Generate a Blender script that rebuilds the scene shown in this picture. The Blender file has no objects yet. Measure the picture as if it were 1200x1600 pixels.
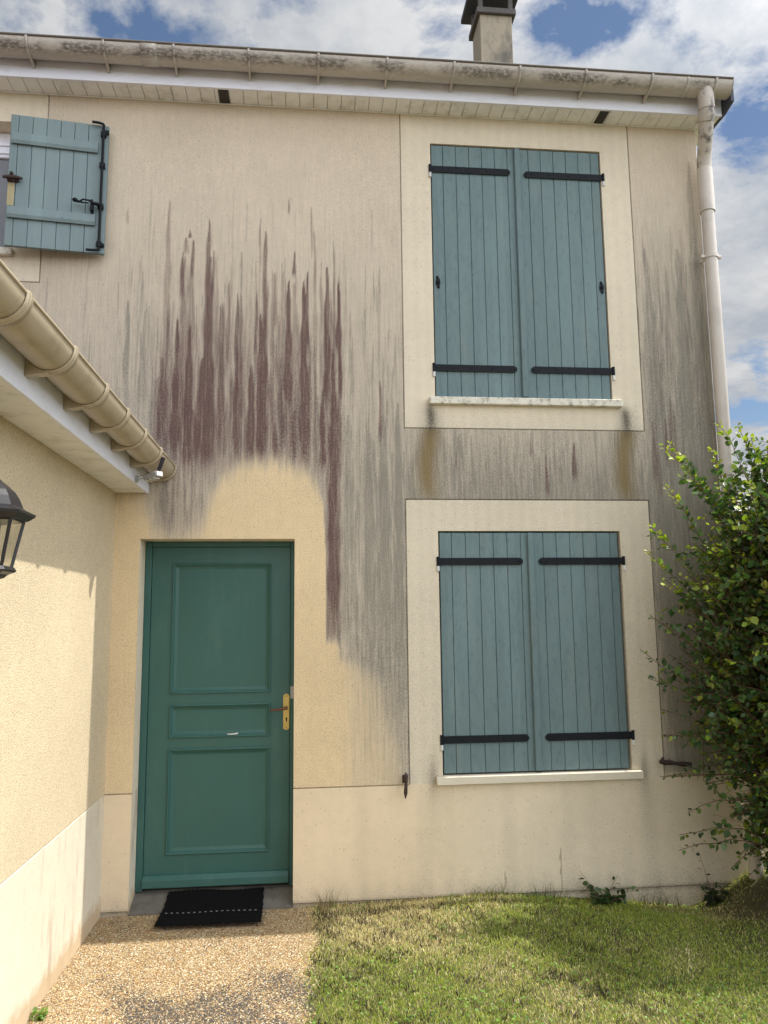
import bpy, bmesh, math, random
import numpy as np
from mathutils import Vector, Matrix
random.seed(7); RNG = np.random.default_rng(11)
SC = bpy.context.scene; COL = SC.collection

# ---------------------------------------------------------------- camera
cd = bpy.data.cameras.new('camera'); cam = bpy.data.objects.new('camera', cd); COL.objects.link(cam)
cr, cu, cf = Vector([0.995092, -0.098355, -0.01084]), Vector([-0.002869, -0.138183, 0.990403]), Vector([0.098908, 0.985511, 0.137787])
M = Matrix((cr, cu, -cf)).transposed().to_4x4(); M.translation = Vector([1.0836, -5.1339, 1.6127])
cam.matrix_world = M
cd.sensor_fit = 'VERTICAL'; cd.sensor_height = 36; cd.sensor_width = 27; cd.lens = 27.092
cd.clip_start = .05; cd.clip_end = 2000
SC.camera = cam
SC.render.resolution_x = 768; SC.render.resolution_y = 1024

# ---------------------------------------------------------------- light
EL = math.radians(62.0); SUN = Vector((math.cos(EL), .006, math.sin(EL))).normalized()
sl = bpy.data.lights.new('sun', 'SUN'); sl.energy = 3.3; sl.angle = math.radians(.5); sl.color = (1, .955, .87)
so = bpy.data.objects.new('sun', sl); COL.objects.link(so)
so.rotation_euler = SUN.to_track_quat('Z', 'Y').to_euler(); so.location = (8, 0, 12)
SC.view_settings.view_transform = 'Standard'; SC.view_settings.look = 'None'
SC.view_settings.gamma = 1; SC.view_settings.exposure = .86

W = bpy.data.worlds.new('World'); SC.world = W; W.use_nodes = True
nt = W.node_tree; nt.nodes.clear()
def N(t, typ, **k):
    n = t.nodes.new(typ)
    for a, v in k.items():
        if a.startswith('i_'): n.inputs[a[2:].replace('_', ' ')].default_value = v
        else: setattr(n, a, v)
    return n
sky = N(nt, 'ShaderNodeTexSky'); sky.sky_type = 'NISHITA'; sky.sun_disc = False
sky.sun_elevation = EL; sky.sun_rotation = math.atan2(SUN.x, SUN.y); sky.air_density = 1.0; sky.dust_density = .3; sky.ozone_density = 1.5
b1 = N(nt, 'ShaderNodeBackground'); b1.inputs[1].default_value = .06; nt.links.new(sky.outputs[0], b1.inputs[0])
tc = N(nt, 'ShaderNodeTexCoord'); sp = N(nt, 'ShaderNodeSeparateXYZ'); nt.links.new(tc.outputs['Generated'], sp.inputs[0])
def mth(t, op, a, b=None, c=None, clamp=False):
    n = t.nodes.new('ShaderNodeMath'); n.operation = op; n.use_clamp = clamp
    for i, v in enumerate((a, b, c)):
        if v is None: continue
        if isinstance(v, (int, float)): n.inputs[i].default_value = v
        else: t.links.new(v, n.inputs[i])
    return n.outputs[0]
dz = mth(nt, 'ADD', mth(nt, 'MAXIMUM', sp.outputs[2], 0), .25)
cx = mth(nt, 'DIVIDE', sp.outputs[0], dz); cy = mth(nt, 'DIVIDE', sp.outputs[1], dz)
cb = N(nt, 'ShaderNodeCombineXYZ'); nt.links.new(cx, cb.inputs[0]); nt.links.new(cy, cb.inputs[1])
CLOUD_OFF = (5.68, 2.0, 1.1)
cb.inputs[2].default_value = CLOUD_OFF[2]
mp = N(nt, 'ShaderNodeMapping'); nt.links.new(cb.outputs[0], mp.inputs[0]); mp.inputs['Location'].default_value = (CLOUD_OFF[0], CLOUD_OFF[1], 0)
n1 = N(nt, 'ShaderNodeTexNoise'); nt.links.new(mp.outputs[0], n1.inputs['Vector'])
n1.inputs['Scale'].default_value = 3.4; n1.inputs['Detail'].default_value = 12; n1.inputs['Roughness'].default_value = .60; n1.inputs['Distortion'].default_value = .15
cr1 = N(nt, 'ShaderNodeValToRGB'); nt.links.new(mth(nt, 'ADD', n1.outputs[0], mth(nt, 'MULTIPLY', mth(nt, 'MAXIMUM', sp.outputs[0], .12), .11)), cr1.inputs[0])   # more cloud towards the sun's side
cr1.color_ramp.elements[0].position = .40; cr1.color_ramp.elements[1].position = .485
n2 = N(nt, 'ShaderNodeTexNoise'); nt.links.new(mp.outputs[0], n2.inputs['Vector'])
n2.inputs['Scale'].default_value = 5.5; n2.inputs['Detail'].default_value = 7; n2.inputs['Roughness'].default_value = .6
cr2 = N(nt, 'ShaderNodeValToRGB'); nt.links.new(n2.outputs[0], cr2.inputs[0])
cr2.color_ramp.elements[0].position = .38; cr2.color_ramp.elements[0].color = (.235, .255, .285, 1)
cr2.color_ramp.elements[1].position = .62; cr2.color_ramp.elements[1].color = (.37, .373, .378, 1)
b2 = N(nt, 'ShaderNodeBackground'); nt.links.new(cr2.outputs[0], b2.inputs[0])
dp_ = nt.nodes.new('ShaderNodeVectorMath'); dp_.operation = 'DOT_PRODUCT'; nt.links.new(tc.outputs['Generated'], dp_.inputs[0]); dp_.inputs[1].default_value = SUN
nt.links.new(mth(nt, 'ADD', mth(nt, 'ADD', 1.0, mth(nt, 'MULTIPLY', mth(nt, 'MAXIMUM', mth(nt, 'ADD', mth(nt, 'MULTIPLY', sp.outputs[1], -.80), mth(nt, 'MULTIPLY', sp.outputs[0], .6)), 0), 4.0)), mth(nt, 'MULTIPLY', mth(nt, 'POWER', mth(nt, 'MAXIMUM', dp_.outputs['Value'], 0), 8.), 5.)), b2.inputs[1])   # sun glow, plus cloud brightness added behind the camera to fill the shaded walls
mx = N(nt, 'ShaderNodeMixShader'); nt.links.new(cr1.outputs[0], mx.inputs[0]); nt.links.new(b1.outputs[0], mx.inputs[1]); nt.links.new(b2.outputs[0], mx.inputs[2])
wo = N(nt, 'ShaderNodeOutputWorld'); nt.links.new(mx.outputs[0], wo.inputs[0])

# ---------------------------------------------------------------- helpers
def tag(o, label=None, cat=None, group=None, kind=None):
    if label: o['label'] = label
    if cat: o['category'] = cat
    if group: o['group'] = group
    if kind: o['kind'] = kind
    return o
def empty(name, loc, label, cat, group=None):
    o = bpy.data.objects.new(name, None); COL.objects.link(o); o.location = loc; o.empty_display_size = .2
    return tag(o, label, cat, group)
def wloc(o):
    v = Vector((0, 0, 0))
    while o is not None: v += o.location; o = o.parent
    return v
class MB:
    """collects shapes, given in world coordinates, for one mesh object"""
    def __init__(s, T=None): s.v = []; s.f = []; s.m = []; s.T = T; s.mi = 0; s.sm = []
    def add(s, vs, fs, smooth=False):
        o = len(s.v)
        for v in vs:
            v = Vector(v); s.v.append(tuple(s.T @ v) if s.T else tuple(v))
        for f in fs: s.f.append(tuple(i + o for i in f)); s.m.append(s.mi); s.sm.append(smooth)
    def box(s, x0, x1, y0, y1, z0, z1, c=0.0):
        if c <= 0:
            vs = [(x, y, z) for z in (z0, z1) for y in (y0, y1) for x in (x0, x1)]
            s.add(vs, [(0, 2, 3, 1), (4, 5, 7, 6), (0, 1, 5, 4), (2, 6, 7, 3), (0, 4, 6, 2), (1, 3, 7, 5)]); return
        bm = bmesh.new(); bmesh.ops.create_cube(bm, size=1)
        for v in bm.verts:
            v.co = ((x0 + x1) / 2 + v.co.x * (x1 - x0), (y0 + y1) / 2 + v.co.y * (y1 - y0), (z0 + z1) / 2 + v.co.z * (z1 - z0))
        bmesh.ops.bevel(bm, geom=bm.edges[:] + bm.verts[:], offset=c, segments=1, affect='EDGES')
        bm.verts.index_update(); s.add([v.co[:] for v in bm.verts], [[v.index for v in f.verts] for f in bm.faces]); bm.free()
    def tube(s, pts, r, n=12, caps=True):
        pts = [Vector(q) for q in pts]; R = r if isinstance(r, (list, tuple)) else [r] * len(pts)
        vs = []; fs = []; up = None
        for i, q in enumerate(pts):
            a = pts[max(i - 1, 0)]; b = pts[min(i + 1, len(pts) - 1)]; t = (b - a).normalized()
            if up is None: up = t.orthogonal().normalized()
            u = (up - t * up.dot(t)); u = u.normalized() if u.length > 1e-6 else t.orthogonal().normalized(); w = t.cross(u); up = u
            for k in range(n):
                g = 2 * math.pi * k / n; vs.append(q + (u * math.cos(g) + w * math.sin(g)) * R[i])
        for i in range(len(pts) - 1):
            for k in range(n):
                fs.append((i * n + k, i * n + (k + 1) % n, (i + 1) * n + (k + 1) % n, (i + 1) * n + k))
        s.add(vs, fs, True)
        if caps:
            s.add(vs[:n][::-1], [tuple(range(n))]); s.add(vs[-n:], [tuple(range(n))])
    def lathe(s, prof, c, n=24, rot=0., smooth=True):
        vs = []; fs = []
        for r, z in prof:
            for k in range(n):
                g = 2 * math.pi * k / n + rot; vs.append((c[0] + r * math.cos(g), c[1] + r * math.sin(g), c[2] + z))
        for i in range(len(prof) - 1):
            for k in range(n): fs.append((i * n + k, i * n + (k + 1) % n, (i + 1) * n + (k + 1) % n, (i + 1) * n + k))
        s.add(vs, fs, smooth); s.add(vs[:n], [tuple(range(n))[::-1]]); s.add(vs[-n:], [tuple(range(n))])
    def prism(s, poly, ax, a, b):
        """poly of (u,v) extruded along axis ax from a to b"""
        def P(u, v, w): return {0: (w, u, v), 1: (u, w, v), 2: (u, v, w)}[ax]
        n = len(poly); vs = [P(u, v, a) for u, v in poly] + [P(u, v, b) for u, v in poly]
        s.add(vs, [tuple(range(n))[::-1], tuple(range(n, 2 * n))] + [(i, (i + 1) % n, n + (i + 1) % n, n + i) for i in range(n)])
    def ring(s, x0, x1, z0, z1, prof):
        """mitred moulding in an XZ rectangle: prof = [(inset, y)...]"""
        vs = []; fs = []
        for d, y in prof: vs += [(x0 + d, y, z0 + d), (x1 - d, y, z0 + d), (x1 - d, y, z1 - d), (x0 + d, y, z1 - d)]
        for i in range(len(prof) - 1):
            for k in range(4): fs.append((i * 4 + k, i * 4 + (k + 1) % 4, i * 4 + 4 + (k + 1) % 4, i * 4 + 4 + k))
        s.add(vs, fs)
        return [vs[-4], vs[-3], vs[-2], vs[-1]]
    def build(s, name, mat, parent=None, label=None, fix=True):
        off = wloc(parent) if parent is not None else Vector((0, 0, 0))
        me = bpy.data.meshes.new(name); me.from_pydata([tuple(Vector(v) - off) for v in s.v], [], s.f)
        ms = mat if isinstance(mat, (list, tuple)) else [mat]
        for m in ms: me.materials.append(m)
        me.polygons.foreach_set('material_index', s.m); me.polygons.foreach_set('use_smooth', s.sm)
        if fix:
            bm = bmesh.new(); bm.from_mesh(me); bmesh.ops.recalc_face_normals(bm, faces=bm.faces[:]); bm.to_mesh(me); bm.free()
        me.update()
        o = bpy.data.objects.new(name, me); COL.objects.link(o)
        if parent is not None: o.parent = parent
        if label: o['label'] = label
        return o
def npmesh(name, V, F, mat, parent=None, attrs=None, smooth=False):
    """V (n,3) world, F (m,k) uniform faces"""
    off = np.array(wloc(parent)) if parent is not None else np.zeros(3)
    me = bpy.data.meshes.new(name); V = np.asarray(V, float) - off; F = np.asarray(F, np.int32); k = F.shape[1]
    me.vertices.add(len(V)); me.vertices.foreach_set('co', V.ravel())
    me.loops.add(F.size); me.loops.foreach_set('vertex_index', F.ravel())
    me.polygons.add(len(F)); me.polygons.foreach_set('loop_start', np.arange(0, F.size, k, dtype=np.int32))
    me.polygons.foreach_set('use_smooth', np.full(len(F), smooth))
    me.update(calc_edges=True); me.materials.append(mat)
    for an, dat in (attrs or {}).items():
        a = me.attributes.new(an, 'FLOAT_COLOR', 'POINT'); D4 = np.ones((len(V), 4)); D4[:, :dat.shape[1]] = dat
        a.data.foreach_set('color', D4.ravel())
    o = bpy.data.objects.new(name, me); COL.objects.link(o)
    if parent is not None: o.parent = parent
    return o

# ---------------------------------------------------------------- materials
def newmat(name):
    m = bpy.data.materials.new(name); m.use_nodes = True; t = m.node_tree
    return m, t, t.nodes['Principled BSDF']
def noise(t, vec, scale, detail=3, rough=.5, dist=0):
    n = N(t, 'ShaderNodeTexNoise'); n.inputs['Scale'].default_value = scale; n.inputs['Detail'].default_value = detail
    n.inputs['Roughness'].default_value = rough; n.inputs['Distortion'].default_value = dist
    if vec is not None: t.links.new(vec, n.inputs['Vector'])
    return n.outputs[0]
def ramp(t, fac, stops):
    n = N(t, 'ShaderNodeValToRGB'); t.links.new(fac, n.inputs[0]); e = n.color_ramp.elements
    while len(e) < len(stops): e.new(.5)
    for i, (p_, c) in enumerate(stops):
        e[i].position = p_; e[i].color = (c, c, c, 1) if isinstance(c, (int, float)) else (*c, 1)
    return n.outputs[0]
def mixc(t, fac, a, b, mode='MIX'):
    n = N(t, 'ShaderNodeMix'); n.data_type = 'RGBA'; n.blend_type = mode
    for sock, v in ((n.inputs[0], fac), (n.inputs[6], a), (n.inputs[7], b)):
        if isinstance(v, (int, float)): sock.default_value = v
        elif isinstance(v, tuple): sock.default_value = (*v, 1)
        else: t.links.new(v, sock)
    return n.outputs[2]
def pos(t): return N(t, 'ShaderNodeNewGeometry').outputs['Position']
def vmap(t, vec, sc):
    n = N(t, 'ShaderNodeMapping'); n.inputs['Scale'].default_value = sc; t.links.new(vec, n.inputs[0]); return n.outputs[0]
def bump(t, h, dist, strength=1., nrm=None):
    n = N(t, 'ShaderNodeBump'); n.inputs['Distance'].default_value = dist; n.inputs['Strength'].default_value = strength
    t.links.new(h, n.inputs['Height'])
    if nrm is not None: t.links.new(nrm, n.inputs['Normal'])
    return n.outputs[0]
def simple(name, col, rough=.5, var=.12, sc=8., metal=0., bmp=0., bsc=120, stretch=(1, 1, 1), dirt=None, spec=.5):
    m, t, b = newmat(name); P = vmap(t, pos(t), stretch)
    lo = tuple(c * (1 - var) for c in col); hi = tuple(min(c * (1 + var), 1) for c in col)
    c = mixc(t, noise(t, P, sc, 5, .6), lo, hi)
    if dirt:
        dc, amt, dsc, dst = dirt
        d = mth(t, 'MULTIPLY', ramp(t, noise(t, vmap(t, pos(t), dst), dsc, 8, .68), [(.5, 0.), (.66, 1.)]), amt)
        c = mixc(t, d, c, dc)
    t.links.new(c, b.inputs['Base Color']); b.inputs['Roughness'].default_value = rough; b.inputs['Metallic'].default_value = metal
    b.inputs['Specular IOR Level'].default_value = spec
    if bmp: t.links.new(bump(t, noise(t, P, bsc, 3, .6), bmp), b.inputs['Normal'])
    return m

def stucco(name, attr=True, warm=0.0, base=(.71, .61, .49), clean=(.75, .59, .365), frame=(.77, .685, .54)):
    m, t, b = newmat(name); P = pos(t)
    g1 = noise(t, P, 135, 4, .72); g2 = noise(t, P, 260, 2, .6); lf = noise(t, P, 1.3, 4, .55); mf = noise(t, P, 14, 4, .6)
    if attr:
        a1 = N(t, 'ShaderNodeAttribute', attribute_name='stain'); a2 = N(t, 'ShaderNodeAttribute', attribute_name='zone')
        s1 = N(t, 'ShaderNodeSeparateColor'); t.links.new(a1.outputs['Color'], s1.inputs[0])
        s2 = N(t, 'ShaderNodeSeparateColor'); t.links.new(a2.outputs['Color'], s2.inputs[0])
        pur, gry, cln = s1.outputs; frm, och, drk = s2.outputs
    else: cln = mth(t, 'ADD', warm, 0.); frm = mth(t, 'ADD', 0., 0.)
    if not attr:
        # the smooth plinth band at the foot of the wing
        sx = N(t, 'ShaderNodeSeparateXYZ'); t.links.new(P, sx.inputs[0]); frm = mth(t, 'LESS_THAN', sx.outputs[2], .55)
    c = mixc(t, cln, base, clean)
    c = mixc(t, frm, c, mixc(t, mth(t, 'MULTIPLY', cln, .8), frame, (.74, .58, .38) if attr else (.56, .51, .41)))
    # mottled grain of the render: dark pits between the grains
    pit = ramp(t, g1, [(.30, .45), (.48, .95), (.72, 1.2)])
    fine = ramp(t, g2, [(.3, .80), (.7, 1.14)])
    k = mixc(t, mth(t, 'SUBTRACT', .85, mth(t, 'MULTIPLY', frm, .55)), (1., 1., 1.), pit)
    c = mixc(t, 1., c, k, 'MULTIPLY'); c = mixc(t, .55, c, mixc(t, 1., c, fine, 'MULTIPLY'))
    c = mixc(t, .8, c, mixc(t, 1., c, ramp(t, lf, [(.3, .90), (.7, 1.06)]), 'MULTIPLY'))
    c = mixc(t, .6, c, mixc(t, 1., c, ramp(t, mf, [(.3, .93), (.7, 1.05)]), 'MULTIPLY'))
    if attr:
        vs = noise(t, vmap(t, P, (62, 62, 3.4)), 1., 6, .72)
        def brk(s, k1, k2_):
            k2 = mth(t, 'MULTIPLY', mth(t, 'SUBTRACT', 1., frm), k2_)   # break a mask up on the grain and in fine vertical runs
            q = mth(t, 'MULTIPLY', mth(t, 'SUBTRACT', g1, .5), k1); w = mth(t, 'MULTIPLY', mth(t, 'SUBTRACT', vs, .5), k2)
            q = mth(t, 'MULTIPLY', mth(t, 'ADD', q, w), mth(t, 'MULTIPLY', mth(t, 'SQRT', s), 1.2))
            return mth(t, 'ADD', s, q, clamp=True)
        vo = N(t, 'ShaderNodeTexVoronoi'); vo.inputs['Scale'].default_value = 34; t.links.new(P, vo.inputs['Vector']); vc = N(t, 'ShaderNodeSeparateColor'); t.links.new(vo.outputs['Color'], vc.inputs[0])
        sp_k = mth(t, 'MULTIPLY', ramp(t, vo.outputs['Distance'], [(.10, 1.), (.22, 0.)]), mth(t, 'GREATER_THAN', vc.outputs[0], .72)); c = mixc(t, mth(t, 'MULTIPLY', sp_k, .38), c, (.25, .20, .14))
        c = mixc(t, mth(t, 'MULTIPLY', brk(gry, 3.3, 1.5), .9), c, (.185, .178, .15))
        c = mixc(t, mth(t, 'MULTIPLY', brk(och, 1.3, .6), .8), c, (.20, .135, .045))
        red = mixc(t, mf, (.092, .058, .060), (.128, .062, .056))
        wh = ramp(t, g2, [(.66, 0.), (.74, 1.)])
        red = mixc(t, mth(t, 'MULTIPLY', wh, .5), red, (.34, .28, .25))
        c = mixc(t, mth(t, 'MULTIPLY', brk(pur, 2.0, 1.1), .93), c, red)
        c = mixc(t, brk(drk, 1.4, .5), c, (.05, .045, .035))
    else:
        rs = ramp(t, noise(t, vmap(t, P, (11, 11, 1.6)), 1., 6, .65), [(.54, 0.), (.66, 1.)])
        c = mixc(t, mth(t, 'MULTIPLY', mth(t, 'MULTIPLY', rs, frm), .62), c, (.36, .26, .20))
        foot = ramp(t, mth(t, 'ADD', mth(t, 'MULTIPLY', sx.outputs[2], 5.), mth(t, 'MULTIPLY', mf, .9)), [(-.0, 1.), (.02, .75), (.35, 0.)]); c = mixc(t, mth(t, 'MULTIPLY', foot, .6), c, (.42, .27, .13))
    t.links.new(c, b.inputs['Base Color']); b.inputs['Roughness'].default_value = .93; b.inputs['Specular IOR Level'].default_value = .15
    h = mth(t, 'ADD', mth(t, 'MULTIPLY', g1, mth(t, 'SUBTRACT', 1., mth(t, 'MULTIPLY', frm, .72))), mth(t, 'MULTIPLY', g2, .25))
    t.links.new(bump(t, h, .006, .8), b.inputs['Normal'])
    return m

def shutpaint(name, col, *a, **k):
    m = simple(name, col, *a, **k); t = m.node_tree; b = t.nodes['Principled BSDF']; src = b.inputs['Base Color'].links[0].from_socket; P = pos(t)
    sx = N(t, 'ShaderNodeSeparateXYZ'); t.links.new(P, sx.inputs[0]); fl = mth(t, 'FLOOR', mth(t, 'MULTIPLY', sx.outputs[0], 10.42)); w = N(t, 'ShaderNodeTexWhiteNoise'); w.noise_dimensions = '1D'; t.links.new(fl, w.inputs['W'])
    c = mixc(t, 1., src, ramp(t, w.outputs[0], [(0., .88), (1., 1.07)]), 'MULTIPLY')
    vo = N(t, 'ShaderNodeTexVoronoi'); vo.inputs['Scale'].default_value = 1.; t.links.new(vmap(t, P, (11, 11, 6)), vo.inputs['Vector']); sc = N(t, 'ShaderNodeSeparateColor'); t.links.new(vo.outputs['Color'], sc.inputs[0])
    kn = mth(t, 'MULTIPLY', ramp(t, vo.outputs['Distance'], [(.06, 1.), (.11, 0.)]), mth(t, 'GREATER_THAN', sc.outputs[0], .62)); c = mixc(t, mth(t, 'MULTIPLY', kn, .4), c, (.05, .085, .085))
    fade = ramp(t, noise(t, vmap(t, P, (3, 3, .7)), 1., 4, .6), [(.35, .93), (.7, 1.1)]); c = mixc(t, 1., c, fade, 'MULTIPLY'); c = mixc(t, mth(t, 'MULTIPLY', ramp(t, noise(t, vmap(t, P, (9, 9, 1.2)), 1., 6, .7), [(.52, 0.), (.70, 1.)]), .28), c, (.22, .25, .21)); t.links.new(c, b.inputs['Base Color']); return m
M_FAC = stucco('stained_render'); M_WING = stucco('wing_render', False, .55, (.66, .56, .42), (.66, .54, .34))
M_REV = stucco('reveal_render', False, .3, (.80, .72, .58), (.78, .66, .46))
M_SHUT = shutpaint('blue_green_paint', (.132, .196, .205), .55, .13, 5, bmp=.0012, bsc=60, stretch=(3, 3, .5), dirt=((.06, .10, .11), .35, 20, (2, 2, .8)), spec=.35)
M_SHUT_OPEN = shutpaint('faded_blue_paint', (.165, .222, .232), .55, .13, 5, bmp=.0012, bsc=60, stretch=(3, 3, .5), dirt=((.20, .27, .25), .25, 3, (1, 1, 1)), spec=.35)
M_DOOR = simple('green_door_paint', (.023, .090, .077), .42, .14, 2.5, bmp=.0004, bsc=90, spec=.45, dirt=((.045, .115, .10), .5, 5, (1.5, 1.5, .5)))
M_IRON = simple('black_iron', (.006, .008, .011), .6, .3, 30, bmp=.0006, bsc=150, spec=.2)
M_RUST = simple('rusty_iron', (.035, .018, .014), .7, .4, 60, bmp=.001, bsc=150)
M_WHITE = simple('white_pvc', (.80, .82, .92), .4, .03, 3, dirt=((.6, .58, .56), .35, 5, (1, 1, 3)))
M_SOFF = simple('soffit_pvc', (.84, .85, .86), .45, .05, 4, dirt=((.40, .38, .30), .4, 9, (1, 1, 1)))
M_GUT, t, b = newmat('dirty_sand_pvc'); P = pos(t); sx = N(t, 'ShaderNodeSeparateXYZ'); t.links.new(P, sx.inputs[0])
c = mixc(t, noise(t, P, 3, 4, .6), (.46, .42, .38), (.60, .55, .49))
band = ramp(t, mth(t, 'MULTIPLY', mth(t, 'SUBTRACT', sx.outputs[2], 5.34), 10.), [(.05, 0.), (.2, 1.), (.5, 1.), (.75, 0.)])
patches = ramp(t, noise(t, vmap(t, P, (2.2, 3, 3)), 1.6, 3, .5), [(.36, 0.), (.50, 1.)]); gr_ = ramp(t, noise(t, vmap(t, P, (1, 2, 2)), 34, 7, .75), [(.34, 0.), (.56, 1.)])
c = mixc(t, mth(t, 'MULTIPLY', mth(t, 'MULTIPLY', band, patches), mth(t, 'MULTIPLY', gr_, .85)), c, (.075, .062, .055))
c = mixc(t, mth(t, 'MULTIPLY', gr_, .18), c, (.12, .10, .09)); t.links.new(c, b.inputs['Base Color']); b.inputs['Roughness'].default_value = .45
M_GUTW = simple('sand_pvc', (.40, .335, .235), .36, .14, 3, stretch=(3, 1, 3), dirt=((.26, .20, .13), .5, 7, (1, 1, 1)))
M_RIM = simple('grimy_gutter_rim', (.12, .105, .09), .8, .5, 60, bmp=.002, bsc=90)
M_PIPE = simple('sand_downpipe', (.56, .51, .46), .4, .08, 3, dirt=((.30, .27, .24), .3, 6, (1, 1, .6)))
M_PIPED = simple('mouldy_downpipe', (.50, .45, .40), .5, .1, 6, dirt=((.07, .06, .055), .9, 16, (1, 1, .7)))
M_SILL = simple('lichened_sill', (.66, .63, .54), .8, .08, 12, bmp=.002, bsc=80, dirt=((.16, .15, .11), .8, 19, (1, 1, 1)))
M_SILL2 = simple('pale_sill', (.62, .56, .45), .8, .07, 12, bmp=.002, bsc=80)
M_CONC = simple('grey_threshold', (.125, .115, .098), .85, .25, 12, bmp=.003, bsc=120, dirt=((.055, .048, .038), .7, 7, (1, 1, 1)))
M_MAT = simple('black_rubber', (.005, .005, .0055), .95, .4, 90, bmp=.004, bsc=260, spec=.1)
M_BRASS = simple('worn_brass', (.48, .36, .12), .33, .3, 40, metal=.85)
M_COPPER = simple('tarnished_lever', (.16, .06, .03), .35, .4, 60, metal=.6)
M_TILE = simple('roof_tile', (.11, .075, .06), .8, .3, 8, bmp=.01, bsc=20)
M_SLATE = simple('dark_verge', (.05, .055, .075), .7, .2, 8)
M_CHIM = simple('chimney_render', (.36, .31, .24), .9, .14, 10, bmp=.006, bsc=60, dirt=((.10, .095, .09), .8, 1.9, (1.5, 1.5, .6)))
M_CHIMC = simple('chimney_concrete', (.10, .095, .09), .9, .25, 14, bmp=.004, bsc=60)
M_LAMP = simple('black_lantern_metal', (.014, .014, .017), .36, .2, 30)
M_GREY = simple('grey_plastic', (.32, .33, .33), .4, .05, 10)
M_PALE = simple('pale_plastic', (.58, .58, .57), .4, .05, 10)
M_SOLAR = simple('solar_cell', (.03, .025, .035), .25, .2, 60)
M_DARK = simple('room_dark', (.03, .03, .035), .9, .1, 3)
M_VENT = simple('vent_grey', (.075, .07, .065), .6, .1, 20)
def glass(name, col, tr, rough=.02):
    m, t, b = newmat(name); b.inputs['Base Color'].default_value = (*col, 1); b.inputs['Roughness'].default_value = rough
    b.inputs['Transmission Weight'].default_value = tr; b.inputs['IOR'].default_value = 1.45
    t.links.new(bump(t, noise(t, pos(t), 12, 2), .0006), b.inputs['Normal']); return m
M_GLASS = glass('window_glass', (.35, .37, .42), .6); M_LGLASS = glass('lantern_glass', (.93, .93, .90), 1.0, .04)

# ================================================================ HOUSE
house = empty('house', (1.9, 0, -.15), 'two-storey cream rendered house with streaked dark stains, blue-green shutters and a low side wing', 'house')
OPEN = [(0., 1., -.6, 2.149), (1.965, 3.243, 3.128, 5.047), (1.965, 3.243, .596, 2.202), (-2.25, -.94, 4.118, 5.05)]
LEFT, RIGHT, BOT, TOP = -4.2, 4.0, -.6, 5.45
GR = .006
def axis(lo, hi, fine_lo, fine_hi, step, keys):
    a = list(np.arange(fine_lo, fine_hi, step)) + list(np.linspace(lo, fine_lo, 20)) + list(np.linspace(fine_hi, hi, 20))
    a = [v for v in a if all(abs(v - k) > GR * .9 for k in keys)] + list(keys) + [lo, hi]
    return np.array(sorted(set(round(float(v), 5) for v in a if lo - 1e-9 <= v <= hi + 1e-9)))
xk = []; zk = []
for g in (1.746, 3.465, -.72): xk += [g - GR, g, g + GR]
for g in (2.916, 2.418, .55, 3.888): zk += [g - GR, g, g + GR]
zk += [-.147, -.139]
for o in OPEN: xk += [o[0], o[1]]; zk += [o[2], o[3]]
XA = axis(LEFT, RIGHT, -1.1, 3.999, .0072, xk); ZA = axis(BOT, TOP, -.3, 5.3, .018, zk)
XX, ZZ = np.meshgrid(XA, ZA); nx, nz = len(XA), len(ZA)
YY = np.zeros_like(XX)
dep = .007
def near(a, g): return np.abs(a - g) < 1e-4
YY[near(XX, 1.746) & (((ZZ > .55) & (ZZ < 2.418 + GR)) | (ZZ > 2.916 - GR))] = dep
YY[near(XX, 3.465) & (((ZZ > .55) & (ZZ < 2.418 + GR)) | (ZZ > 2.916 - GR))] = dep
YY[near(XX, -.72) & (ZZ > 3.888 - GR)] = dep
YY[(near(ZZ, 2.916) | near(ZZ, 2.418)) & (XX > 1.746 - GR) & (XX < 3.465 + GR)] = dep
YY[near(ZZ, .55) & ((XX < 1.746) | (XX > 3.465))] = dep
YY[near(ZZ, 3.888) & (XX < -.72 + GR)] = dep
YY[ZZ < -.143] = .018
# faint hand-floated unevenness
YY += .0016 * np.sin(XX * 2.3 + 1.1 * np.sin(ZZ * 1.7)) * np.cos(ZZ * 1.9 + .7)
# ---- stains on the wall (dirt that runs down the render)
PUR = np.zeros_like(XX); GRY = np.zeros_like(XX); CLN = np.zeros_like(XX); FRM = np.zeros_like(XX); OCH = np.zeros_like(XX); DRK = np.zeros_like(XX)
def sstep(a, b, x): t = np.clip((x - a) / (b - a), 0, 1); return t * t * (3 - 2 * t)
def streak(A, x0, zt, zb, w, k, fade=.35, drift=0.):
    i0, i1 = np.searchsorted(XA, [x0 - 2.2 * w - .01, x0 + 2.2 * w + .01]); j0, j1 = np.searchsorted(ZA, [zb - .35, zt + .01])
    if i1 <= i0 or j1 <= j0: return
    X = XX[j0:j1, i0:i1]; Z = ZZ[j0:j1, i0:i1]; t = np.clip(zt - Z, 0, None); L = max(zt - zb, .02)
    grow = np.clip(t / min(12 * w, L * .8), 0, 1) ** .6
    ww = w * .5 * (.12 + .88 * grow) * (1 + .15 * np.sin(Z * 21 + x0 * 50))
    xc = x0 + .0025 * np.sin(Z * 13 + x0 * 99) + drift * t
    s = 1 - sstep(.55, 1.35, np.abs(X - xc) / ww)
    body = np.where(t <= 0, 0, 1) * (1 - sstep(1 - fade, 1.12, t / L)) * (.75 + .25 * np.exp(-t / .25))
    A[j0:j1, i0:i1] = np.maximum(A[j0:j1, i0:i1], s * body * k * .8) + s * body * k * .25
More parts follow.
